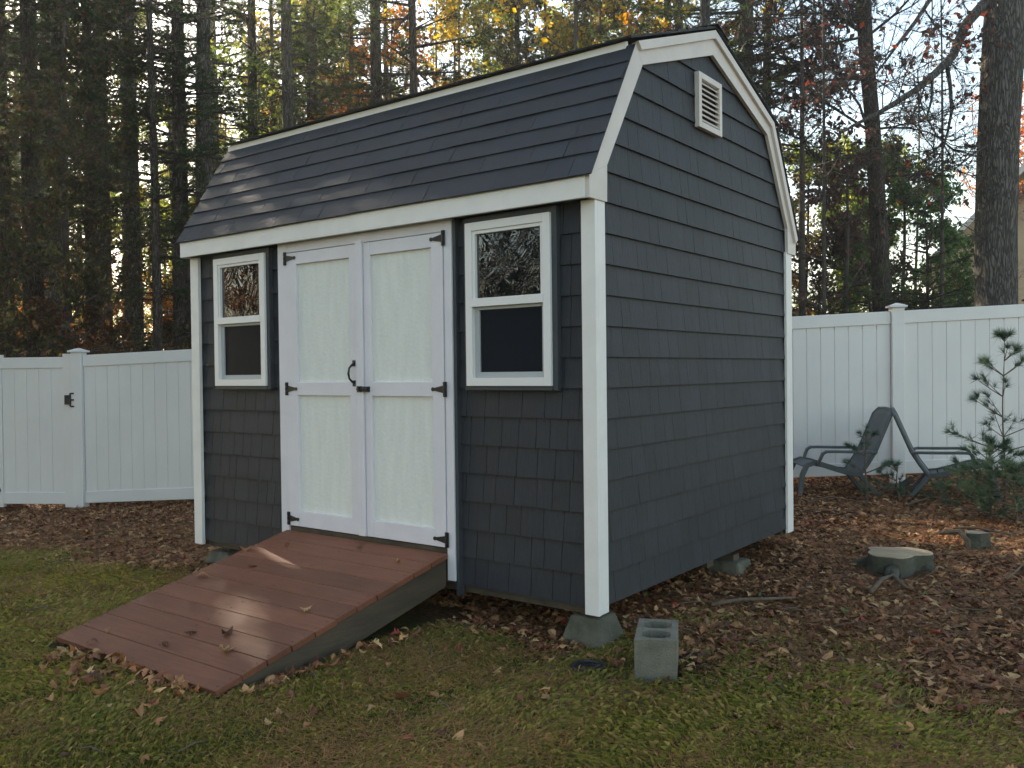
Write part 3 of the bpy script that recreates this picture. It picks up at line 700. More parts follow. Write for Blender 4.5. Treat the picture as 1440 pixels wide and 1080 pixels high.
# a few leaves lying on the ramp
ls = [(402, 768), (285, 812), (268, 893), (232, 908), (320, 893), (318, 917), (150, 890), (355, 797), (430, 860), (130, 905), (505, 770), (560, 790), (345, 775)]
xs, ys = [], []
for u, v in ls:
    d = M3 @ np.array([(u - 720) / FPX, (540 - v) / FPX, -1.0]); p0 = CAM
    # intersect ramp plane z = zt + sl*y
    t_ = (zt + sl * p0[1] - p0[2]) / (d[2] - sl * d[1]); p = p0 + d * t_; xs.append(p[0]); ys.append(p[1])
xs, ys = np.array(xs), np.array(ys)
for k in range(len(xs)):
    o = scatter_leaves('dry_leaf', xs[k:k + 1], ys[k:k + 1], np.array([.05 + .03 * R0.random()]), np.array([.15]), leafcols(1, .8, 0), [KIN[k % 8]], 0, np.array([rz_(ys[k]) + .002]))
    tag(o, 'dry curled brown leaf lying on the red brown ramp', 'leaf', 'dry leaves on the ramp')

# ---------------------------------------------------------------- cinder block, drain, stumps, sticks
cb = thing('cinder_block', 'grey two-hole concrete block on the lawn near the shed corner', 'cinder block', (BLK[0], BLK[1], BLK[2] - .01), 0); cb.scale = (.94, .94, .94)
bd = np.array([CAM[0] - BLK[0], CAM[1] - BLK[1]]); cb.rotation_euler[2] = math.atan2(bd[1], bd[0]) + PI / 2 - .05
b = MB(); Wb, Hb, Lb, tk = .186, .195, .33, .030
# shell: two holes along y
ys_ = [0, tk, Lb / 2 - tk / 2, Lb / 2 + tk / 2, Lb - tk, Lb]
for k in (0, 2, 4): b.box(-Wb / 2, Wb / 2, ys_[k], ys_[k + 1], 0, Hb)
for k in (1, 3):
    b.box(-Wb / 2, -Wb / 2 + tk, ys_[k] + .0002, ys_[k + 1] - .0002, 0, Hb - .0004); b.box(Wb / 2 - tk, Wb / 2, ys_[k] + .0002, ys_[k + 1] - .0002, 0, Hb - .0004)
    # rounded hole corners
    for sx in (-1, 1):
        for ya, yb2 in ((ys_[k], ys_[k] + .028), (ys_[k + 1], ys_[k + 1] - .028)):
            xc = sx * (Wb / 2 - tk); b.prism([(xc, ya), (xc - sx * .028, ya), (xc, yb2)], 0, Hb - .0008, 2)
b.build('block_body', concrete, cb, .003)
cb.children[0].name = 'block_body'
def lathe(prof, n=28, wob=None):
    b = MB(); m = len(prof); vs = []
    for (r, z) in prof:
        for k in range(n):
            a = 2 * PI * k / n; rr_ = r * (wob(a, z) if wob else 1); vs.append((rr_ * math.cos(a), rr_ * math.sin(a), z))
    b.add(vs, [(i * n + k, i * n + (k + 1) % n, (i + 1) * n + (k + 1) % n, (i + 1) * n + k) for i in range(m - 1) for k in range(n)] + [tuple(range((m - 1) * n, m * n)), tuple(range(n))[::-1]])
    return b
dn = thing('drain_cap', 'round black plastic drain cap set in the lawn', 'drain cap', (DRAIN[0], DRAIN[1], DRAIN[2] + .004))
lathe([(.078, -.03), (.078, .012), (.074, .016), (.064, .016), (.061, .004), (.060, .003)]).build('rim', black_plastic, dn, .001)
b = MB()
for k in range(-4, 5):
    h = math.sqrt(max(.058 ** 2 - (k * .0125) ** 2, 0)); b.box(k * .0125 - .003, k * .0125 + .003, -h, h, .0035, .010)
b.box(-.058, .058, -.004, .004, .0036, .0085); b.build('grate', black_plastic, dn)

rs = random.Random(2); ph = [rs.uniform(0, 6.28) for _ in range(5)]
def stwob(a, z): return (1 + .14 * math.sin(2 * a + ph[0]) + .11 * math.sin(3 * a + ph[1]) + .08 * math.sin(5 * a + ph[2]) + .025 * math.sin(9 * a + ph[3])) * (1 + .25 * max(0, .04 - z) * 8 * (1 + .6 * math.sin(4 * a + ph[4])))
st = thing('tree_stump', 'wide low tree stump with pale cut top among the leaves', 'tree stump', (STUMP[0], STUMP[1] + .1, STUMP[2] - .02)); st.scale = (.88, .88, .92)
b = lathe([(.235, -.05), (.225, 0), (.205, .03), (.20, .08), (.205, .128)], 48, stwob)
for (p0, p1, p2, r) in (((0, -.15, .05), (.02, -.30, .03), (.10, -.46, -.02), .035), ((.02, -.16, .03), (.06, -.34, .045), (.12, -.52, .0), .03), ((-.15, .0, .04), (-.3, -.03, .0), (-.42, -.05, -.04), .04), ((.15, .03, .04), (.26, .05, .0), (.36, .05, -.03), .04)):
    b.tube([p0, p1, p2], [r * 1.5, r, r * .4], 8)
stump_bark = mat('mossy_bark', (.035, .038, .022), .95, nscale=6, bump=1, bscale=30, col2=(.10, .09, .065))
b.build('bark', stump_bark, st, smooth=True)
b = lathe([(.200, .126), (.198, .134), (.12, .139), (.05, .143), (.01, .142)], 48, stwob); b.build('cut_top', cut_wood, st)
s2 = spot(1372, 770)
st2 = thing('tree_stump', 'small cracked grey stump on the right half buried in leaves', 'tree stump', (s2[0], s2[1], s2[2] - .02))
b = lathe([(.085, -.04), (.078, .04), (.07, .11), (.068, .125)], 20, lambda a, z: 1 + .15 * math.sin(3 * a + 1) + .1 * math.sin(5 * a)); b.build('bark', stump_bark, st2)
b = lathe([(.066, .1245), (.05, .128), (.01, .13)], 20, lambda a, z: 1 + .15 * math.sin(3 * a + 1) + .1 * math.sin(5 * a)); b.build('cut_top', mat('grey_cut', (.10, .10, .09), .9, noise=.3, nscale=12, bump=.5), st2)
b = MB(); b.tube([(-.22, -.02, .10), (-.09, -.06, .13), (-.03, -.10, .08), (-.02, -.12, -.03)], [.014, .02, .018, .02], 7); b.build('root', branch_mat, st2)
s3 = spot(1272, 698)
sn = thing('broken_snag', 'short broken grey green snag with one pointed splinter below the chairs', 'snag', (s3[0], s3[1], s3[2] - .02))
b = MB(); b.tube([(-.05, 0, -.02), (-.03, 0, .08), (.0, 0, .14), (.03, 0, .17), (.10, -.01, .22)], [.055, .045, .035, .028, .004], 9); b.tube([(-.02, 0, .1), (-.05, .02, .16)], [.03, .01], 7)
b.build('trunk', mat('snag_wood', (.09, .095, .07), .9, nscale=14, bump=.6, col2=(.05, .05, .04)), sn)
def stick(pts, r, label):
    P = []
    for (u, v, dz) in pts:
        q_ = spot(u, v); P.append((q_[0], q_[1], q_[2] + dz))
    b = MB(); b.tube(P, [r * (1 - .5 * i / (len(P) - 1)) for i in range(len(P))], 7); o = b.build('fallen_stick', branch_mat, None, smooth=True); tag(o, label, 'stick')
stick([(1000, 858, .03), (1040, 852, .035), (1075, 850, .03), (1118, 848, .03)], .013, 'long thin grey stick lying on leaves right of the shed')
stick([(1224, 838, .02), (1240, 827, .05), (1256, 824, .06), (1272, 832, .03), (1286, 834, .01)], .016, 'arched pale root-like stick in front of the wide stump')
stick([(1415, 822, .03), (1430, 812, .04), (1440, 803, .05)], .008, 'pale straight twig on leaves at the right edge')
stick([(1340, 750, .04), (1375, 752, .05), (1420, 757, .03), (1438, 752, .03)], .010, 'thin grey stick lying across leaves beside the small stump')
stick([(1135, 712, .03), (1165, 706, .05), (1200, 710, .04), (1225, 715, .03)], .010, 'dark stick on leaves under the left grey chair')
stick([(1275, 715, .03), (1310, 705, .04), (1350, 712, .03)], .012, 'dark stick on leaves under the right grey chair')

# ---------------------------------------------------------------- vinyl fence and gate
PL = np.array(at(111, 10.35)); PR = np.array(at(1261, 9.4)); NP = 4
dv = (PR - PL) / NP; dl_ = np.linalg.norm(dv); du = dv / dl_; ang = math.atan2(du[1], du[0])
zl, zr = 1.378, 1.722                  # top rail height at the two known posts
def ztop(k): return zl + (zr - zl) * k / NP
fence = thing('vinyl_fence', 'long white vinyl privacy fence running behind the shed', 'fence', (PL[0], PL[1], 0), ang)
def fpost(k, cap=.0):
    x = k * dl_; zt_ = ztop(k) + .035; gx_, gy_ = PL + du * x
    b = MB(); b.box(x - .064, x + .064, -.064, .064, float(g(gx_, gy_)) - .1, zt_); o = b.build('post', vinyl, fence, .006)
    b = MB(); b.box(x - .088, x + .088, -.088, .088, zt_ + .0005, zt_ + .022)
    b.hexa([(x - .078, -.078, zt_ + .0222), (x + .078, -.078, zt_ + .0222), (x + .078, .078, zt_ + .0222), (x - .078, .078, zt_ + .0222), (x - .012, -.012, zt_ + .05), (x + .012, -.012, zt_ + .05), (x + .012, .012, zt_ + .05), (x - .012, .012, zt_ + .05)])
    b.build('post_cap', vinyl, o, .003)
def fpanel(k0, k1, x0, x1, parent=None):
    """raked panel between posts"""
    za, zb2 = ztop(x0 / dl_), ztop(x1 / dl_); Ht = 1.73
    for lo_, hi_ in ((-.135, 0), (-Ht, -Ht + .135)):
        b = MB(); b.hexa([(x0, -.026, za + lo_), (x1, -.026, zb2 + lo_), (x1, .026, zb2 + lo_), (x0, .026, za + lo_), (x0, -.026, za + hi_), (x1, -.026, zb2 + hi_), (x1, .026, zb2 + hi_), (x0, .026, za + hi_)])
        b.build('rail', vinyl, fence, .004)
    b = MB(); nb_ = max(1, round((x1 - x0) / .148)); w_ = (x1 - x0) / nb_
    for i in range(nb_):
        xa, xb = x0 + i * w_ + .0035, x0 + (i + 1) * w_ - .0035; a_, c_ = ztop(xa / dl_), ztop(xb / dl_)
        b.hexa([(xa, -.012, a_ - Ht + .13), (xb, -.012, c_ - Ht + .13), (xb, .012, c_ - Ht + .13), (xa, .012, a_ - Ht + .13), (xa, -.012, a_ - .13), (xb, -.012, c_ - .13), (xb, .012, c_ - .13), (xa, .012, a_ - .13)])
    b.box(x0 + .001, x1 - .001, -.006, .006, min(za, zb2) - Ht + .11, min(za, zb2) - .11)
    b.build('fence_panel', vinyl, fence, .0025)
for k in range(0, 6): fpost(k)
for k in range(0, 5): fpanel(k, k + 1, k * dl_ + .066, (k + 1) * dl_ - .066)
# gate left of the first post
gate = thing('vinyl_gate', 'white vinyl gate with black latch at the left end of the fence', 'gate', (PL[0], PL[1], 0), ang)
gx1 = -.078; gx0 = gx1 - .985; zt_ = zl - .010; Hg = 1.73
b = MB(); b.box(gx0, gx0 + .105, -.03, .03, zt_ - Hg - .04, zt_ + .030); b.build('stile', vinyl, gate, .004); b = MB(); b.box(gx1 - .105, gx1, -.03, .03, zt_ - Hg - .04, zt_ + .030); b.build('stile', vinyl, gate, .004)
b = MB(); b.box(gx0 + .1055, gx1 - .1055, -.026, .026, zt_ - .135, zt_ - .005); b.build('rail', vinyl, gate, .004); b = MB(); b.box(gx0 + .1055, gx1 - .1055, -.026, .026, zt_ - Hg, zt_ - Hg + .135); b.build('rail', vinyl, gate, .004)
b = MB(); nb_ = 5; w_ = (gx1 - gx0 - .211) / nb_
for i in range(nb_): b.box(gx0 + .1055 + i * w_ + .003, gx0 + .1055 + (i + 1) * w_ - .003, -.012, .012, zt_ - Hg + .13, zt_ - .13)
b.box(gx0 + .107, gx1 - .107, -.006, .006, zt_ - Hg + .11, zt_ - .11); b.build('gate_panel', vinyl, gate, .0025)
zl_ = .86
b = MB(); b.box(gx1 - .075, gx1 - .004, -.055, -.0305, zl_ - .055, zl_ + .055)
for dz in (-.075, 0, .075): b.tube([(gx1 - .01, -.05, zl_ + dz * .9), (gx1 + .02, -.075, zl_ + dz), (gx1 + .055, -.078, zl_ + dz)], .010, 8)
b.tube([(gx1 + .012, -.075, zl_ - .075), (gx1 + .012, -.075, zl_ + .075)], .008, 8)
b.build('latch', black_metal, gate, .002)
for z in (1.13, -.20):
    b = MB(); b.box(gx0 - .03, gx0 + .05, -.046, -.0305, z - .03, z + .03); b.tube([(gx0 - .02, -.05, z - .045), (gx0 - .02, -.05, z + .045)], .016, 10); b.tube([(gx0 + .05, -.031, z), (gx0 + .05, -.046, z)], .030, 12); b.build('hinge', black_metal, gate, .002)
# hinge post and fence beyond the frame's left edge
hp = thing('gate_post', 'white vinyl hinge post on the far left side of the gate', 'gate post', (PL[0], PL[1], 0), ang)
b = MB(); xh = gx0 - .085; b.box(xh - .064, xh + .064, -.064, .064, -.6, zt_ + .045); po = b.build('post', vinyl, hp, .006)
b = MB(); b.box(xh - .088, xh + .088, -.088, .088, zt_ + .0455, zt_ + .066); b.build('post_cap', vinyl, po, .004)

# ---------------------------------------------------------------- lounge chairs
def chair(u, Z, flip, label):
    x, y = at(u, Z); gzz = float(g(x, y))
    t = thing('garden_chair', label, 'chair', (x, y, gzz - .01), 0, 'grey resin chairs by the fence')
    t.scale = (.96, .96, .96); t.rotation_euler[2] = math.atan2(RGT[1], RGT[0]) + (PI if flip else 0) + (-.05 if flip else -.42)
    # x forward, back top at x=0.02; slatted, curved
    W_ = .50
    back = [(.0, .0, .885), (.03, .0, .83), (.10, .0, .66), (.18, .0, .47), (.26, .0, .34), (.335, .0, .235)]
    b = MB(); b.sweep(back, [.34, .42, .46, .47, .47, .46], .022)
    for s_ in (-1, 1): b.tube([(p[0], s_ * .235 * (1 if i > 0 else .72), p[2]) for i, p in enumerate(back)], .020, 8)
    b.tube([(0, -.17, .885), (-.004, 0, .893), (0, .17, .885)], .019, 8)
    b.build('backrest', chair_plastic, t, .003)
    seat = [(.335, 0, .235), (.42, 0, .245), (.55, 0, .285), (.70, 0, .335), (.80, 0, .355), (.87, 0, .33)]
    b = MB()
    for k in range(9):
        f = k / 8 * (len(seat) - 1) * .999; i = int(f); q0, q1 = Vector(seat[i]), Vector(seat[min(i + 1, 5)]); c_ = q0.lerp(q1, f - i); d = (q1 - q0).normalized()
        b.sweep([c_ - d * .026, c_ + d * .026], .44, .014)
    for s_ in (-1, 1): b.sweep([(p[0], s_ * .232, p[2]) for p in seat], .028, .05)
    b.build('seat', chair_plastic, t, .003)
    for s_ in (-1, 1):
        b = MB(); b.sweep([(.86, s_ * .225, .335), (.905, s_ * .228, .24), (.925, s_ * .232, .12), (.94, s_ * .236, -.02)], [.06, .055, .05, .055], .045); b.build('leg', chair_plastic, t, .006)
        b = MB(); b.sweep([(.335, s_ * .225, .235), (.27, s_ * .23, .15), (.13, s_ * .235, -.02)], [.05, .05, .055], .045); b.build('leg', chair_plastic, t, .006)
        b = MB(); yy = s_ * .275
        b.sweep([(.17, s_ * .24, .455), (.24, yy, .468), (.42, yy, .470), (.60, yy, .475), (.68, yy, .474), (.715, yy, .455), (.735, yy, .41), (.765, s_ * .255, .33)], [.05, .06, .062, .062, .06, .055, .045, .04], .026); b.build('armrest', chair_plastic, t, .006)
CH_Z = 8.75
chair(1244, CH_Z, True, 'grey resin lounge chair facing left, its back against the other chair')
chair(1254, CH_Z - .05, False, 'grey resin lounge chair facing right, next to the pine sapling')

# ---------------------------------------------------------------- foliage generators
def tufts(cen, dirs, k, ln, wd, spread, rng):
    """needle bundles: cen (n,3), dirs (n,3)"""
    n = len(cen); c = np.repeat(cen, k, 0); d = np.repeat(dirs, k, 0) + rng.normal(0, spread, (n * k, 3)); d /= np.linalg.norm(d, axis=1)[:, None]
    l = ln * (.7 + .5 * rng.random((n * k, 1))); s = np.cross(d, rng.normal(0, 1, (n * k, 3))); s /= np.linalg.norm(s, axis=1)[:, None] + 1e-9
    V = np.stack([c - s * wd / 2, c + s * wd / 2, c + d * l], 1).reshape(-1, 3)
    return V, np.arange(n * k * 3).reshape(-1, 3)
def leaves(cen, size, rng, droop=.0):
    n = len(cen); d = rng.normal(0, 1, (n, 3)); d[:, 2] -= droop; d /= np.linalg.norm(d, axis=1)[:, None]
    s = np.cross(d, rng.normal(0, 1, (n, 3))); s /= np.linalg.norm(s, axis=1)[:, None]; nn = np.cross(d, s)
    L = (size * (.6 + .8 * rng.random((n, 1)))); b = cen
    V = np.stack([b, b + d * L * .45 + s * L * .32 + nn * L * .12, b + d * L, b + d * L * .5 - s * L * .32 + nn * L * .12], 1).reshape(-1, 3)
    F = np.arange(n)[:, None] * 4 + np.array([[0, 1, 2, 3]])
    return V, F
def trunk_tube(b, h, r0, r1, lean, rr, n=12, segs=14, base=-.5, flare=.35):
    pts = []; rad = []; wx, wy = rr.uniform(-.1, .1), rr.uniform(-.1, .1); p1, p2 = rr.uniform(0, 6), rr.uniform(0, 6)
    for i in range(segs + 1):
        f = i / segs; z = base + (h - base) * f
        pts.append((lean[0] * z + wx * math.sin(f * 5 + p1) , lean[1] * z + wy * math.sin(f * 4 + p2), z)); rad.append((r0 + (r1 - r0) * f) * (1 + flare * math.exp(-max(z, 0) * 2.2)))
    b.tube(pts, rad, n); return pts, rad
def lerp_pts(pts, f):
    f = max(0, min(.9999, f)) * (len(pts) - 1); i = int(f); return Vector(pts[i]).lerp(Vector(pts[i + 1]), f - i)

def make_pine(seed, h, r, crown0, blen, dens, label, cat='pine tree', needle=(.13, .012), k=7, step=.45, dead0=1.2, bmat=None, col=((.028, .05, .018), (.055, .085, .03)), lean=(0, 0), n_tr=12, loc=(0, 0, 0), group=None, parts=('trunk', 'crown')):
    rr = random.Random(seed); rg = np.random.default_rng(seed); t = thing('pine_tree', label, cat, loc, 0, group)
    b = MB(); pts, _ = trunk_tube(b, h, r, r * .15, lean, rr, n_tr)
    base = -.5
    def at_z(z): return lerp_pts(pts, (z - base) / (h - base))
    z = dead0
    while z < crown0:            # dead stubs
        c = at_z(z); a = rr.uniform(0, 6.28); L = rr.uniform(.3, 1.6); e = c + Vector((math.cos(a) * L, math.sin(a) * L, rr.uniform(-.1, .35) * L))
        m_ = c.lerp(e, .5) + Vector((0, 0, .05)); b.tube([c, m_, e], [.018, .011, .004], 4, cap=False); z += rr.uniform(.15, .5)
    cen, dr = [], []
    z = crown0
    while z < h - .2:
        f = (z - crown0) / (h - crown0)
        for _ in range(rr.randint(3, 5)):
            c = at_z(z + rr.uniform(-.15, .15)); a = rr.uniform(0, 6.28)
            L = blen * (1 - f) ** .7 * rr.uniform(.5, 1.1) * (min(1, .45 + f * 2.5)); rise = rr.uniform(-.12, .18) + .25 * f
            d = Vector((math.cos(a), math.sin(a), rise)); sd_ = Vector((-math.sin(a), math.cos(a), 0))
            P = [c, c + d * L * .4 + Vector((0, 0, -.02 * L)), c + d * L * .75 + Vector((0, 0, -.03 * L)), c + d * L + Vector((0, 0, .03 * L))]
            b.tube(P, [.012 + .012 * L, .008 + .006 * L, .008, .003], 4, cap=False)
            ns = max(3, int(L * 3.2))
            for q_ in range(ns):     # side sprays
                f2 = .22 + .78 * (q_ + rr.random()) / ns; c2 = lerp_pts(P, f2); sgn = rr.choice((-1, 1))
                l2 = (.18 + .38 * L * (1.15 - f2) * .7) * rr.uniform(.5, 1.1)
                d2 = (sd_ * sgn * rr.uniform(.5, 1.0) + d * rr.uniform(.4, .9) + Vector((0, 0, rr.uniform(-.15, .25)))).normalized()
                e2 = c2 + d2 * l2; b.tube([c2, e2], [.005, .002], 3, cap=False)
                nt = max(2, int(l2 * dens))
                for w_ in range(nt):
                    cen.append(c2.lerp(e2, .15 + .85 * (w_ + rr.random()) / nt)); dr.append(d2)
        z += step * rr.uniform(.7, 1.3)
    b.build(parts[0], bmat or bark, t, smooth=True)
    cen = np.array([tuple(c) for c in cen]); dr = np.array([tuple(c) for c in dr]); dr[:, 2] += .15
    cen = cen + rg.normal(0, .02, cen.shape)
    V, F = tufts(cen, dr, k, needle[0], needle[1], .55, rg)
    c1, c2 = np.array(col[0]), np.array(col[1]); f = rg.random((len(cen), 1)); C_ = c1 * (1 - f) + c2 * f
    npmesh(parts[1], V, F, needle_mat, np.repeat(C_, k * 3, 0), t)
    return t

def make_leafy(seed, h, r, crown0, spread, nleaf, lsize, cols, label, cat, name='oak_tree', lean=(0, 0), levels=3, droop=.3, bmat=None, loc=(0, 0, 0), group=None, nbr=None, up=.5, leafy_from=0.0, n_tr=9, clump=1.0, bare=0.0):
    rr = random.Random(seed); rg = np.random.default_rng(seed); t = thing(name, label, cat, loc, 0, group)
    b = MB(); pts, _ = trunk_tube(b, h, r, r * .25, lean, rr, n_tr, 10, -.3); tips = []
    def br(c, d, L, rad, lev):
        d = d.normalized(); P = [c]; dd = d.copy(); m = 4 if lev > 1 else 3
        for i in range(m):
            dd = (dd + Vector((rr.uniform(-.3, .3), rr.uniform(-.3, .3), rr.uniform(-.12, .2)))).normalized(); P.append(P[-1] + dd * L / m)
        b.tube(P, [rad * (1 - .75 * i / m) for i in range(m + 1)], 5 if rad > .02 else 3, cap=False)
        if lev == 0: tips.append((P[1], P[-1])); return
        tips.append((P[-2], P[-1]))
        for i in range(1, m + 1):
            for _ in range(2 if lev > 1 else 3):
                if rr.random() < .85:
                    d2 = (dd + Vector((rr.uniform(-1, 1), rr.uniform(-1, 1), rr.uniform(-.5, .6)))).normalized()
                    br(P[i].lerp(P[i - 1], rr.random()), d2, L * rr.uniform(.3, .6), rad * .45, lev - 1)
    nbr = nbr or int((h - crown0) * 2.2)
    for i in range(nbr):
        f = (i + rr.random()) / nbr; z = crown0 + (h - crown0) * f; c = lerp_pts(pts, (z + .3) / (h + .3)); a = rr.uniform(0, 6.28)
        br(c, Vector((math.cos(a), math.sin(a), up * rr.uniform(.3, 1.4))), spread * (1 - .55 * f) * rr.uniform(.6, 1.1), r * .32 * (1 - .6 * f), levels - 1)
    b.build('trunk', bmat or bark_thin, t, smooth=True)
    if bare: tips = [q_ for q_ in tips if rr.random() > bare]
    ti = rg.integers(0, len(tips), nleaf); A = np.array([tuple(q_[0]) for q_ in tips]); B = np.array([tuple(q_[1]) for q_ in tips])
    f = rg.random((nleaf, 1)); cen = A[ti] * (1 - f) + B[ti] * f + rg.normal(0, .05 * clump, (nleaf, 3))
    V, F = leaves(cen, lsize, rg, droop); cc = np.array(cols)
    tc_ = cc[rg.integers(0, len(cc), len(tips))]; C_ = np.where(rg.random((nleaf, 1)) < .6, tc_[ti], cc[rg.integers(0, len(cc), nleaf)]) * (.7 + .6 * rg.random((nleaf, 1)))
    npmesh('crown', V, F, oakleaf_mat, np.repeat(C_, 4, 0), t)
    return t
BROWN = [(.075, .042, .024), (.10, .052, .026), (.06, .036, .024), (.15, .07, .03)]
ORANGE = [(.30, .11, .025), (.24, .10, .03), (.13, .055, .025), (.36, .17, .04)]
YELLOW = [(.32, .22, .04), (.20, .17, .04), (.12, .12, .035), (.38, .25, .05)]
PURPLE = [(.055, .034, .032), (.075, .042, .036), (.045, .035, .028), (.10, .045, .038)]
GREENS = [(.12, .16, .035), (.18, .22, .05), (.08, .11, .03), (.25, .25, .06)]

# prototypes ---------------------------------------------------------------
G1 = 'pine trees of the wood behind the fence'
def zat(x, y): return float(g(x, y))
def put(proto_used, proto, u, Z, rz, label, sc=1.0, group=None):
    x, y = at(u, Z); loc = (x, y, zat(x, y))
    if proto.name not in proto_used:
        proto_used.add(proto.name); proto.location = loc; proto.rotation_euler = (0, 0, rz); proto.scale = (sc,) * 3; proto['label'] = label
        if group: proto['group'] = group
        return proto
    return dup(proto, loc, rz, label, sc, group)
used = set()
PA = make_pine(11, 19, .21, 4.6, 2.5, 12, 'x', group=G1, needle=(.15, .020), k=8)
PB = make_pine(12, 17, .15, 5.2, 2.2, 12, 'x', group=G1, needle=(.15, .020), k=8)
PC = make_pine(13, 20, .26, 4.6, 2.8, 12, 'x', group=G1, bmat=bark_grey, needle=(.15, .020), k=8)
PD = make_pine(14, 15, .10, 3.2, 1.9, 15, 'x', group=G1, needle=(.15, .020), k=8)
PF = make_pine(15, 20, .20, 2.0, 3.3, 5, 'x', group=G1, needle=(.30, .06), k=7, step=.6, n_tr=7)      # far, coarser
PG = make_pine(16, 18, .17, 4.5, 2.8, 5, 'x', group=G1, needle=(.30, .06), k=7, step=.6, n_tr=7)
# trunks one can point at, from left to right: (u, Z, proto, rz, scale, label)
near_trees = [
    (6, 15.5, PA, .3, 1.05, 'dark pine trunk at the very left edge, behind the gate'),
    (52, 17.5, PA, 1.7, .95, 'brown pine trunk standing behind the middle of the white gate'),
    (84, 21, PB, 2.1, .9, 'slim dark pine trunk just left of the gate latch'),
    (131, 17, PB, .9, 1.0, 'straight pine trunk just right of the capped gate-side fence post'),
    (190, 18, PC, 3.0, .85, 'thick dark pine trunk over the middle of the left fence panel'),
    (218, 14, PD, .2, .9, 'thin pale pole-like trunk beside the thick dark one over the left fence panel'),
    (258, 17, PA, 4.0, .9, 'grey pine trunk just left of the shed eave corner'),
    (292, 16, PC, 5.0, .8, 'broad grey trunk rising directly behind the left end of the shed roof'),
    (362, 20, PB, 3.3, 1.1, 'short-looking brown trunk behind the left third of the shed roof'),
    (390, 24, PB, 5.1, .9, 'thin dark trunk between the brown trunk and the pale thick trunk'),
    (412, 17.5, PC, 1.1, .78, 'pale grey thick trunk above the left part of the shed roof'),
    (443, 24, PB, .4, 1.0, 'thin dark trunk just right of the pale thick trunk'),
    (534, 19, PA, 2.6, .95, 'dark brown pine trunk above the middle-left of the shed roof'),
    (590, 17, PD, 2.2, 1.2, 'slender pine trunk with yellow leaves around it above the roof middle'),
    (733, 24, PB, 4.4, 1.0, 'slim dark trunk above the right half of the long roof slope'),
    (960, 21, PB, 1.9, 1.1, 'thin trunk just left of the shed roof peak'),
    (997, 14.5, PC, 2.3, .62, 'grey pine trunk rising right behind the roof peak'),
]
for u, Z, pr, rz, sc, lb in near_trees: put(used, pr, u, Z, rz, lb, sc, G1)
rf = random.Random(21)
MIDL = 'pine tree in the depth of the wood, one of many dark trunks behind the shed'
cnt = 0
def far_ok(u, Z): return not (u > 1045)
for Z0, Z1, nn_, protos in ((20, 30, 14, (PA, PB, PC, PD)), (30, 46, 18, (PF, PG, PB)), (46, 75, 18, (PF, PG))):
    for i in range(nn_):
        Z = rf.uniform(Z0, Z1); u = -120 + 1160 * (i + rf.random()) / nn_
        put(used, rf.choice(protos), u, Z, rf.uniform(0, 6.28), MIDL, rf.uniform(.8, 1.15), 'dark pines deep in the wood')
# unseen pines outside the left edge, added to filter the sun over the yard
for i in range(18):
    Z = rf.uniform(9, 34); Xc = -Z * rf.uniform(.66, 1.5) - 1.5
    p = CAM[:2] + RGT * Xc + FWD * Z; x, y = float(p[0]), float(p[1])
    dup(rf.choice((PA, PB, PC)), (x, y, zat(x, y)), rf.uniform(0, 6.28), 'unseen pine added past the left end of the fence to screen the sun', rf.uniform(.85, 1.1), 'sun-screening pines added beyond the left edge')

for i, (d_, off, pr, sc) in enumerate(((10.5, -.8, PC, .75), (12.5, 1.4, PA, .75), (11, 3.4, PB, .8), (16.5, .2, PB, 1.1), (14.8, -.5, PC, .95), (11.5, .3, PA, .9), (14, 2.2, PC, .85), (18, 1.0, PC, 1.0), (20, -3.2, PA, 1.05), (21, 3.4, PC, 1.0))):  # extra occluder pines added along the sun line to shade ramp and roof
    x, y = -1.6 - .97 * d_ + .25 * off, -.9 + .25 * d_ + .97 * off
    dup(pr, (x, y, zat(x, y)), i * 1.9, 'unseen pine added past the left end of the fence to screen the sun', sc, 'sun-screening pines added beyond the left edge')
# brown and orange understory behind the fence
GU = 'understory trees with autumn leaves behind the fence'
UA = make_leafy(31, 5.5, .05, .8, 1.9, 3400, .08, BROWN, 'x', 'small tree', 'understory_tree', group=GU)
UB = make_leafy(32, 7.5, .06, 1.5, 2.2, 4200, .08, ORANGE, 'x', 'small tree', 'understory_tree', group=GU)
UC = make_leafy(33, 9.0, .07, 2.0, 2.4, 6500, .085, YELLOW, 'x', 'small tree', 'understory_tree', group=GU)
UD = make_leafy(34, 3.2, .03, .3, 1.3, 3600, .075, BROWN, 'x', 'shrub', 'understory_tree', group=GU, nbr=10)
UG = make_leafy(35, 8.5, .07, 1.8, 2.4, 9500, .08, GREENS, 'x', 'small tree', 'understory_tree', group=GU)
UH = make_leafy(36, 10, .09, 1.5, 2.6, 15000, .085, [(.045, .055, .02), (.03, .045, .018), (.07, .06, .025), (.07, .045, .025)], 'x', 'tree', 'understory_tree', group=GU, nbr=26)
LU = {UH.name: 'dark olive green leafy tree filling the gaps between the pine trunks', UA.name: 'brown leaved small tree in the thicket behind the shed and fence', UB.name: 'orange leaved small tree glowing among the pine trunks', UC.name: 'yellow leaved tall thin tree above the shed roof', UD.name: 'low brown leaved brush just above the white fence top', UG.name: 'yellow green leaved tree among the pines'}
base_lab = dict(LU)
def uput(pr, u, Z, sc=1.0):
    lab = base_lab[pr.name]
    o = put(used, pr, u, Z, rf.uniform(0, 6.28), lab, sc); o['group'] = lab
for i in range(16): uput(UD, -40 + 380 * (i + rf.random()) / 16, rf.uniform(12.2, 18), rf.uniform(.55, .85))
for i in range(6): uput(UB, -40 + 420 * (i + rf.random()) / 6, rf.uniform(28, 42), rf.uniform(.7, 1.0))
for i in range(3): uput(UA, -40 + 420 * (i + rf.random()) / 3, rf.uniform(18, 30), rf.uniform(.6, .9))
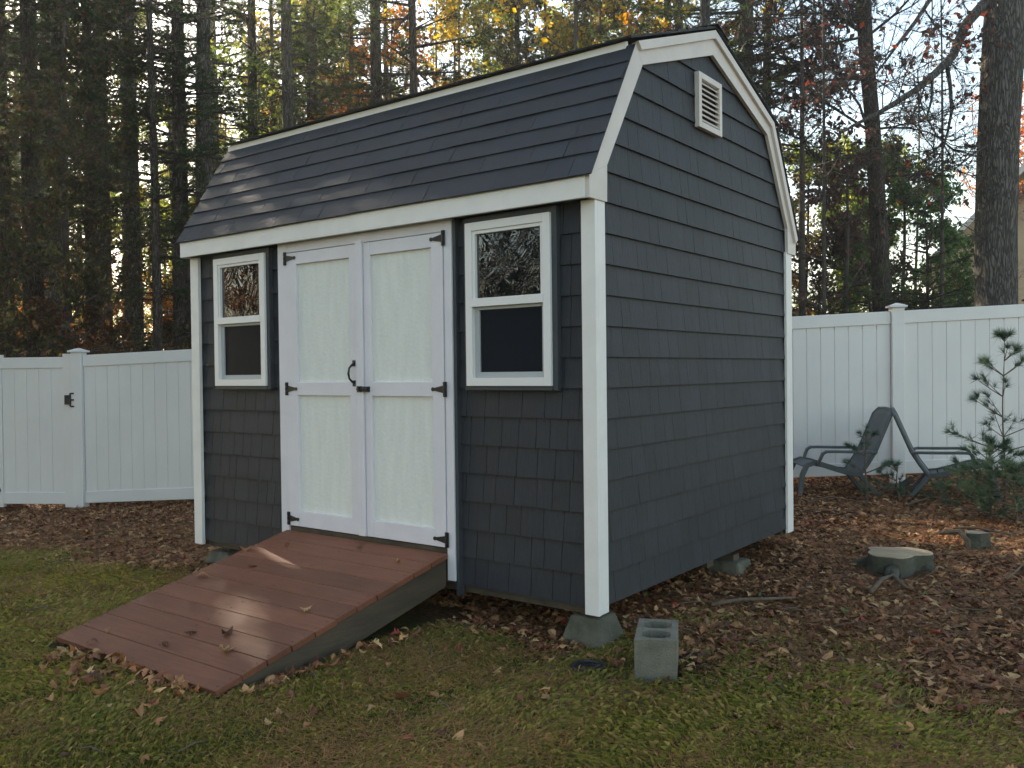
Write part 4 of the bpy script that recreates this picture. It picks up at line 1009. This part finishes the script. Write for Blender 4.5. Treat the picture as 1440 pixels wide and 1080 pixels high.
for i in range(11): uput((UC, UA, UB, UC)[i % 4], 430 + 560 * (i + rf.random()) / 11, rf.uniform(16, 30), rf.uniform(1.1, 1.5))
for i in range(8): uput((UG, UC)[i % 2], 380 + 600 * (i + rf.random()) / 8, rf.uniform(20, 34), rf.uniform(1.2, 1.7))

for i, (d_, off, sc) in enumerate(((9.5, .2, .8), (11, 1.8, .85), (12.5, -.8, .9), (13.5, -.2, .8))):  # unseen leafy trees added to keep sun streaks off the ramp
    x, y = -1.8 - .97 * d_ + .25 * off, -.9 + .25 * d_ + .97 * off
    dup(UH, (x, y, zat(x, y)), i * 1.9, 'unseen leafy tree added past the left end of the fence to block the sun', sc, 'sun-blocking leafy trees added beyond the left edge')
for i in range(6): uput(UH, 330 + 710 * (i + rf.random()) / 6, rf.uniform(20, 36), rf.uniform(.9, 1.4))
for i in range(8): uput(UB, -30 + 330 * (i + rf.random()) / 8, rf.uniform(17, 26), rf.uniform(.38, .55))
for i in range(5): uput(UA, -20 + 320 * (i + rf.random()) / 5, rf.uniform(22, 34), rf.uniform(.8, 1.1))
for i in range(4): uput(UC, -30 + 430 * (i + rf.random()) / 4, rf.uniform(24, 34), rf.uniform(.7, 1.2))
for i in range(7): uput(UG, -60 + 500 * (i + rf.random()) / 7, rf.uniform(24, 38), rf.uniform(1.2, 1.6))
# ---------------------------------------------------------------- right side trees
# big oak trunk at the right edge with a long limb
def world(u, v, Z):
    X_ = (u - 720) / FPX * Z; p = CAM[:2] + RGT * X_ + FWD * Z; return Vector((float(p[0]), float(p[1]), CAM[2] + (522 - v) / FPX * Z))
ox, oy = at(1404, 12.5); oz = zat(ox, oy)
oak = thing('oak_tree', 'massive rough barked oak trunk at the right edge behind the fence', 'tree', (ox, oy, oz))
b = MB(); rr = random.Random(77); O = Vector((ox, oy, oz))
P = []; Rr = []
for v, u, wpx in ((700, 1404, 64), (560, 1403, 58), (440, 1401, 55), (333, 1401, 54), (267, 1403, 54), (200, 1405, 53), (133, 1409, 54), (67, 1413, 54), (0, 1418, 54), (-180, 1426, 48), (-400, 1430, 40), (-640, 1425, 28), (-850, 1420, 12)):
    P.append(world(u, v, 12.5) - O); Rr.append(wpx / 2 / FPX * 12.5)
b.tube(P, Rr, 20)
def limb(pix, r0, twigs=True, nt=7, rr=rr, lt=1.0, n=7):
    Q = [world(*q_) - O for q_ in pix]; m = len(Q); b.tube(Q, [max(r0 * (1 - .85 * i / (m - 1)), .004) for i in range(m)], n, cap=False)
    return Q
L1 = limb([(1390, 12, 12.5), (1360, 45, 12.2), (1342, 88, 11.9), (1320, 110, 11.6), (1290, 135, 11.3), (1262, 152, 11.1), (1238, 166, 10.9), (1205, 182, 10.7), (1180, 196, 10.6)], .075)
L2 = limb([(1333, 98, 11.8), (1338, 130, 11.7), (1340, 165, 11.7), (1334, 195, 11.7), (1326, 222, 11.7), (1312, 245, 11.7), (1300, 262, 11.7)], .03)
L3 = limb([(1313, 115, 11.5), (1312, 148, 11.5), (1305, 175, 11.4), (1318, 198, 11.4), (1328, 210, 11.4)], .022)
L4 = limb([(1395, -60, 12.5), (1330, -20, 12.0), (1290, 40, 11.8), (1262, 75, 11.6), (1240, 105, 11.4), (1228, 120, 11.4)], .04)
L5 = limb([(1400, -180, 12.5), (1310, -120, 12), (1230, -60, 11.7), (1160, -10, 11.5), (1110, 30, 11.2)], .06)
L6 = limb([(1420, 130, 12.5), (1450, 90, 12.6), (1500, 60, 12.8)], .05)
L7 = limb([(1395, 210, 12.4), (1370, 225, 12.2), (1345, 245, 12.0), (1315, 250, 11.9), (1280, 240, 11.8)], .018)
tips = []
def twig(c, d, L, rad, lev):
    P = [c]; dd = d.normalized(); m = 4
    for i in range(m):
        dd = (dd + Vector((rr.uniform(-.28, .28), rr.uniform(-.28, .28), rr.uniform(-.22, .25)))).normalized(); P.append(P[-1] + dd * L / m)
    b.tube(P, [rad * (1 - .7 * i / m) for i in range(m + 1)], 3, cap=False)
    if lev == 0: tips.append((P[1], P[-1])); return
    for i in range(1, m + 1):
        for _ in range(2):
            if rr.random() < .8: twig(P[i], dd + Vector((rr.uniform(-.9, .9), rr.uniform(-.9, .9), rr.uniform(-.7, .7))), L * rr.uniform(.4, .7), rad * .6, lev - 1)
for Q, nt, Lt in ((L1, 13, .9), (L2, 8, .7), (L3, 5, .6), (L4, 9, .9), (L5, 10, 1.0), (L6, 4, .8), (L7, 9, .7)):
    for i in range(nt):
        c = lerp_pts([tuple(q_) for q_ in Q], .12 + .88 * (i + rr.random()) / nt)
        twig(c, Vector((rr.uniform(-1, 1) - .3, rr.uniform(-1, 1), rr.uniform(-.9, .7))), Lt * rr.uniform(.6, 1.3), .011, 2)
b.build('trunk', bark_grey, oak, smooth=True)
rg = np.random.default_rng(5); A = np.array([tuple(q_[0]) for q_ in tips]); B = np.array([tuple(q_[1]) for q_ in tips])
sel = rg.random(len(tips)) < .22; A, B = A[sel], B[sel]; nl = 420; ti = rg.integers(0, len(A), nl); f = rg.random((nl, 1)); cen = A[ti] * (1 - f) + B[ti] * f
# the red leaf cluster on the long limb
cl = np.array(tuple(world(1340, 65, 11.9) - O)); cen = np.concatenate([cen, cl + rg.normal(0, 1, (110, 3)) * [.22, .22, .2], np.array(tuple(world(1365, 75, 12.0) - O)) + rg.normal(0, .25, (70, 3))])
V, F = leaves(cen, .085, rg, .8); cc = np.array(PURPLE + [(.06, .05, .035), (.20, .06, .04)]); C_ = cc[rg.integers(0, len(cc), len(cen))] * (.7 + .6 * rg.random((len(cen), 1)))
npmesh('crown', V, F, oakleaf_mat, np.repeat(C_, 4, 0), oak)

# mid trunk right of the shed
mx, my = at(1236, 15.5); mz = zat(mx, my); mt = thing('oak_tree', 'straight dark trunk standing between the shed and the big right-hand trunk', 'tree', (mx, my, mz)); O = Vector((mx, my, mz))
b = MB(); P = []; Rr = []
for v, u, wpx in ((650, 1246, 28), (440, 1241, 26), (333, 1237, 24), (267, 1234, 22), (167, 1228, 20), (100, 1222, 20), (67, 1220, 20), (0, 1217, 20), (-150, 1213, 18), (-400, 1207, 14), (-650, 1204, 8)):
    P.append(world(u, v, 15.5) - O); Rr.append(wpx * .5 / FPX * 15.5)
b.tube(P, Rr, 14); tips = []; rr = random.Random(78)
for (v, Lt, nn_) in ((60, 2.4, 3), (120, 2.0, 3), (190, 1.8, 3), (260, 1.4, 2), (-60, 2.5, 4), (-150, 2.5, 4)):
    for _ in range(nn_):
        c = world(1222, v, 15.5) - O; sx = rr.choice((-1, 1)); d = Vector((RGT[0] * sx, RGT[1] * sx, rr.uniform(-.1, .8))) + Vector((rr.uniform(-.5, .5), rr.uniform(-.5, .5), 0)); twig(c, d, Lt, .03, 3)
b.build('trunk', bark, mt, smooth=True)
A = np.array([tuple(q_[0]) for q_ in tips]); B = np.array([tuple(q_[1]) for q_ in tips]); nl = 450
sel = rg.random(len(tips)) < .35; A, B = A[sel], B[sel]; ti = rg.integers(0, len(A), nl); f = rg.random((nl, 1)); V, F = leaves(A[ti] * (1 - f) + B[ti] * f, .09, rg, .6)
cc = np.array(PURPLE); npmesh('crown', V, F, oakleaf_mat, np.repeat(cc[rg.integers(0, 4, nl)], 4, 0), mt)

# purple-brown oak behind the shed's right shoulder, autumn green trees, dark evergreens, bare saplings
def pl(u, Z): x, y = at(u, Z); return (x, y, zat(x, y))
make_leafy(41, 8.0, .08, 1.6, 2.2, 3400, .10, PURPLE, 'oak with dark purple brown leaves right behind the shed roof edge', 'tree', loc=pl(1130, 15), levels=4, droop=.5, nbr=9, bare=.4)
make_leafy(45, 5.4, .08, 1.2, 1.8, 3000, .10, PURPLE, 'low purple brown oak beside the straight dark trunk', 'tree', loc=pl(1190, 17.5), levels=4, droop=.5, nbr=12)
make_leafy(42, 7.2, .09, .8, 2.6, 24000, .10, GREENS, 'sunlit yellow green tree behind the straight dark trunk', 'tree', 'leafy_tree', loc=pl(1205, 24), levels=4, nbr=18)
make_leafy(43, 6.2, .08, .5, 2.4, 22000, .10, [(.07, .12, .04), (.11, .16, .05), (.05, .08, .03)], 'rounded deep green tree left of the big right-hand trunk', 'tree', 'leafy_tree', loc=pl(1268, 22), levels=4, nbr=18)
make_leafy(46, 7.5, .08, 1.0, 2.3, 9000, .10, [(.16, .13, .04), (.10, .07, .03), (.20, .17, .05)], 'olive and yellow tree seen past the shed gable', 'tree', 'leafy_tree', loc=pl(1135, 25), levels=4, nbr=17)
make_leafy(47, 11, .12, 4.0, 3.0, 5000, .10, [(.42, .15, .05), (.50, .22, .08), (.30, .10, .05)], 'bright orange red tree peeking past the big trunk at the right edge', 'tree', 'maple_tree', loc=pl(1462, 30), levels=4, nbr=16)
make_leafy(48, 9, .05, 1.0, 2.2, 350, .07, BROWN, 'bare twiggy sapling in front of the house', 'bare tree', 'bare_tree', loc=pl(1325, 18), levels=4, nbr=9, bare=.6)
make_leafy(49, 10, .06, 1.5, 2.4, 500, .07, BROWN, 'bare branched tree against the open sky left of the big trunk', 'bare tree', 'bare_tree', loc=pl(1290, 26), levels=4, nbr=10, bare=.6)
make_leafy(50, 8, .04, 1.0, 1.6, 500, .07, PURPLE, 'thin bare sapling close to the shed gable edge', 'bare tree', 'bare_tree', loc=pl(1160, 13), levels=4, nbr=14, bare=.4)
make_pine(51, 3.6, .07, .3, 1.9, 14, 'bushy dark evergreen just above the fence right of the shed', 'evergreen', needle=(.12, .012), step=.22, dead0=9, loc=pl(1300, 13.5))
make_pine(52, 3.0, .06, .3, 1.7, 14, 'low dark evergreen above the fence behind the straight dark trunk', 'evergreen', needle=(.12, .012), step=.22, dead0=9, loc=pl(1215, 14.5))
make_pine(53, 3.3, .06, .3, 1.8, 14, 'dark evergreen shrub above the fence beside the shed corner', 'evergreen', needle=(.12, .012), step=.22, dead0=9, loc=pl(1150, 18))
make_pine(54, 2.6, .06, .3, 1.6, 14, 'small dark evergreen half hiding the house wall', 'evergreen', needle=(.12, .012), step=.22, dead0=9, loc=pl(1305, 17))
# dark pine boughs reaching in over the roof peak
make_pine(55, 15, .24, 5.4, 3.6, 15, 'large dark pine whose boughs hang above the right end of the roof', 'pine tree', needle=(.15, .018), k=9, step=.4, loc=pl(1050, 17), bmat=bark_grey)
make_pine(56, 16, .2, 5.5, 3.2, 11, 'tall pine reaching over the sky gap above the straight dark trunk', 'pine tree', needle=(.15, .02), k=7, step=.5, loc=pl(1085, 22))

# ---------------------------------------------------------------- saplings and pine shrub in the yard
def sapling(seed, u, v, h, label, bl=.42, nz=.045, dens=40, name=None, c0=.25, step=.13):
    s_ = spot(u, v); t = make_pine(seed, h, .011, c0 * h, bl, dens, label, 'pine sapling', needle=(nz, .0022), k=8, step=step, dead0=99, loc=(s_[0], s_[1], s_[2]), n_tr=6, col=((.035, .06, .035), (.07, .10, .055)))
    return t
def sapling2(seed, u, v, h, label, r, step, z0, dens, nz=.06, wd=.003, k=17, thin=.5):
    """small white pine: whorls of upswept twigs, needles in brushes at the twig ends"""
    rr = random.Random(seed); rg = np.random.default_rng(seed); s_ = spot(u, v); t = thing('pine_sapling', label, 'pine sapling', s_)
    b = MB(); pts = [(0.01 * math.sin(i), .01 * math.cos(i * 1.3), h * i / 8) for i in range(9)]; pts[0] = (0, 0, -.03); b.tube(pts, [.011 * (1 - .8 * i / 8) for i in range(9)], 6)
    cen, dr = [], []; z = z0
    while z < h:
        f = (z - z0) / (h - z0)
        for q_ in range(rr.randint(3, 5)):
            a = rr.uniform(0, 6.28); L = r * (1 - f) ** .8 * rr.uniform(.6, 1.1) + .05; rise = .15 + .8 * f
            c = lerp_pts(pts, z / h); d = Vector((math.cos(a), math.sin(a), rise)).normalized(); P = [c, c + d * L * .5, c + d * L + Vector((0, 0, .04 * L))]
            b.tube(P, [.005, .0035, .0015], 4, cap=False)
            n2 = max(2, int(L * 9))
            for w_ in range(n2):
                f2 = .35 + .65 * (w_ + .5) / n2; c2 = lerp_pts(P, f2); d2 = (d + Vector((rr.uniform(-.9, .9), rr.uniform(-.9, .9), rr.uniform(-.1, .6)))).normalized(); l2 = L * .35 * rr.uniform(.4, 1)
                e2 = c2 + d2 * l2; b.tube([c2, e2], [.002, .001], 3, cap=False)
                for k_ in range(max(2, int(l2 * dens))): cen.append(c2.lerp(e2, .3 + .7 * rr.random())); dr.append(d2)
            for k_ in range(4): cen.append(P[-1]); dr.append(d)
        z += step * rr.uniform(.8, 1.2)
    for k_ in range(5): cen.append(Vector(pts[-1])); dr.append(Vector((rr.uniform(-.4, .4), rr.uniform(-.4, .4), 1)))
    b.build('trunk', branch_mat, t, smooth=True)
    V, F = tufts(np.array([tuple(c) for c in cen]), np.array([tuple(c) for c in dr]), k, nz, wd, .5, rg)
    f = rg.random((len(cen), 1)); C_ = np.array([[.045, .075, .050]]) * (1 - f) + np.array([[.10, .15, .09]]) * f
    npmesh('crown', V, F, needle_mat, np.repeat(C_, k * 3, 0), t)
sapling2(61, 1412, 722, 1.47, 'spindly young white pine at the right in front of the fence', .48, .15, .2, 30, .085, .0035)
sapling2(62, 1218, 712, .70, 'small pine seedling in front of the left grey chair', .22, .15, .12, 24)
sapling2(63, 1392, 730, .60, 'bushy low pine shrub beside the right grey chair', .42, .055, .05, 45, .08, .0035)
sapling2(64, 1428, 738, .42, 'dense low pine bough clump at the right edge', .55, .05, .04, 45, .075)
sapling2(65, 1262, 706, .35, 'tiny pine sprig growing between the two grey chairs', .20, .08, .05, 30)

# ---------------------------------------------------------------- neighbour's house
siding_tan = mat('tan_clapboard', (.52, .40, .25), .8, noise=.12, nscale=2, bump=.3, bscale=20)
hs_trim = mat('house_trim', (.6, .58, .54), .6)
roof_brown = mat('house_roof', (.10, .085, .07), .9, noise=.35, nscale=10, bump=.5)
HZ = 30; hx, hy = at(1444, HZ); house = thing('house', "neighbour's tan clapboard house with a gable roof behind the trees at right", 'house', (hx, hy, zat(hx, hy)), math.atan2(RGT[1], RGT[0]) - .5)
pk = 7.9; ev = 4.9; hw = 2.9
b = MB(); b.prism([(-hw, -.5), (hw, -.5), (hw, ev), (0, pk), (-hw, ev)], 0, 9, 1)
for k in range(46):
    z = .1 + k * .17
    if z > pk - .3: break
    wz = hw if z < ev - .1 else hw * (pk - z - .15) / (pk - ev)
    b.hexa([(-wz, -.022, z), (wz, -.022, z), (wz, -.001, z), (-wz, -.001, z), (-wz, -.006, z + .165), (wz, -.006, z + .165), (wz, -.001, z + .165), (-wz, -.001, z + .165)])
wl = b.build('wall', siding_tan, house)
b = MB()
for s_ in (-1, 1):
    x0, z0, x1, z1 = s_ * (hw + .4), ev - .35, 0, pk + .02
    b.hexa([(x0, -.45, z0), (x1, -.45, z1), (x1, 9.4, z1), (x0, 9.4, z0), (x0, -.45, z0 + .16), (x1, -.45, z1 + .16), (x1, 9.4, z1 + .16), (x0, 9.4, z0 + .16)])
b.build('roof', roof_brown, house)
b = MB()
for s_ in (-1, 1):
    x0, z0, x1, z1 = s_ * (hw + .4), ev - .35, 0, pk + .02
    b.hexa([(x0, -.50, z0 - .10), (x1, -.50, z1 - .10), (x1, -.455, z1 - .10), (x0, -.455, z0 - .10), (x0, -.50, z0 + .14), (x1, -.50, z1 + .14), (x1, -.455, z1 + .14), (x0, -.455, z0 + .14)])
b.build('rake_board', hs_trim, house)
for x0 in (-2.6, -.6):
    b = MB(); b.box(x0, x0 + 1.1, -.06, -.03, 1.9, 3.3); wf = b.build('window', hs_trim, house)
    b = MB(); b.box(x0 + .1, x0 + 1.0, -.07, -.062, 2.0, 3.2); b.build('pane', glass_upper, wf)

# ---------------------------------------------------------------- trees behind the viewpoint, seen in the window panes
for i, (dx_, dy_, pr, sc) in enumerate(((-10.6, -6.0, UB, 1.2), (-12.2, -7.4, UB, 1.4), (-13.8, -8.6, UH, 1.2), (-6.6, -8.4, PA, .55), (-8.2, -9.8, PC, .6), (-6.0, -9.6, UH, .9), (-7.6, -11.6, UH, 1.1), (-11, -9, UB, 1.3), (-13.5, -8, UB, 1.5), (-16, -10.5, UB, 1.5), (-12, -11.5, UA, 1.6), (-9.5, -11, UB, 1.4), (-18, -7.5, UB, 1.6), (-7, -13, PC, .7), (-5.0, -10.5, PC, .6), (-8.5, -15, PA, .8), (-3.2, -14, PA, .8))):
    o = dup(pr, (dx_, dy_, zat(dx_, dy_)), i * 1.3, 'tree across the yard, mirrored in the shed window panes', sc, 'trees mirrored in the shed windows')

# ---------------------------------------------------------------- air
hm = bpy.data.materials.new('pale_haze'); hm.use_nodes = True; nt = hm.node_tree; nt.nodes.remove(nt.nodes['Principled BSDF'])
pv = nt.nodes.new('ShaderNodeVolumePrincipled'); pv.inputs['Density'].default_value = .0019; pv.inputs['Color'].default_value = (.85, .83, .78, 1); pv.inputs['Anisotropy'].default_value = .6
nt.links.new(pv.outputs[0], nt.nodes['Material Output'].inputs['Volume'])
b = MB(); e = max(abs(gx[0]), abs(gx[-1]), abs(gy[0]), abs(gy[-1])) + 3; b.box(-e, e, -e, e, -1.6, 27); hz_ = b.build('haze', hm); tag(hz_, kind='stuff')
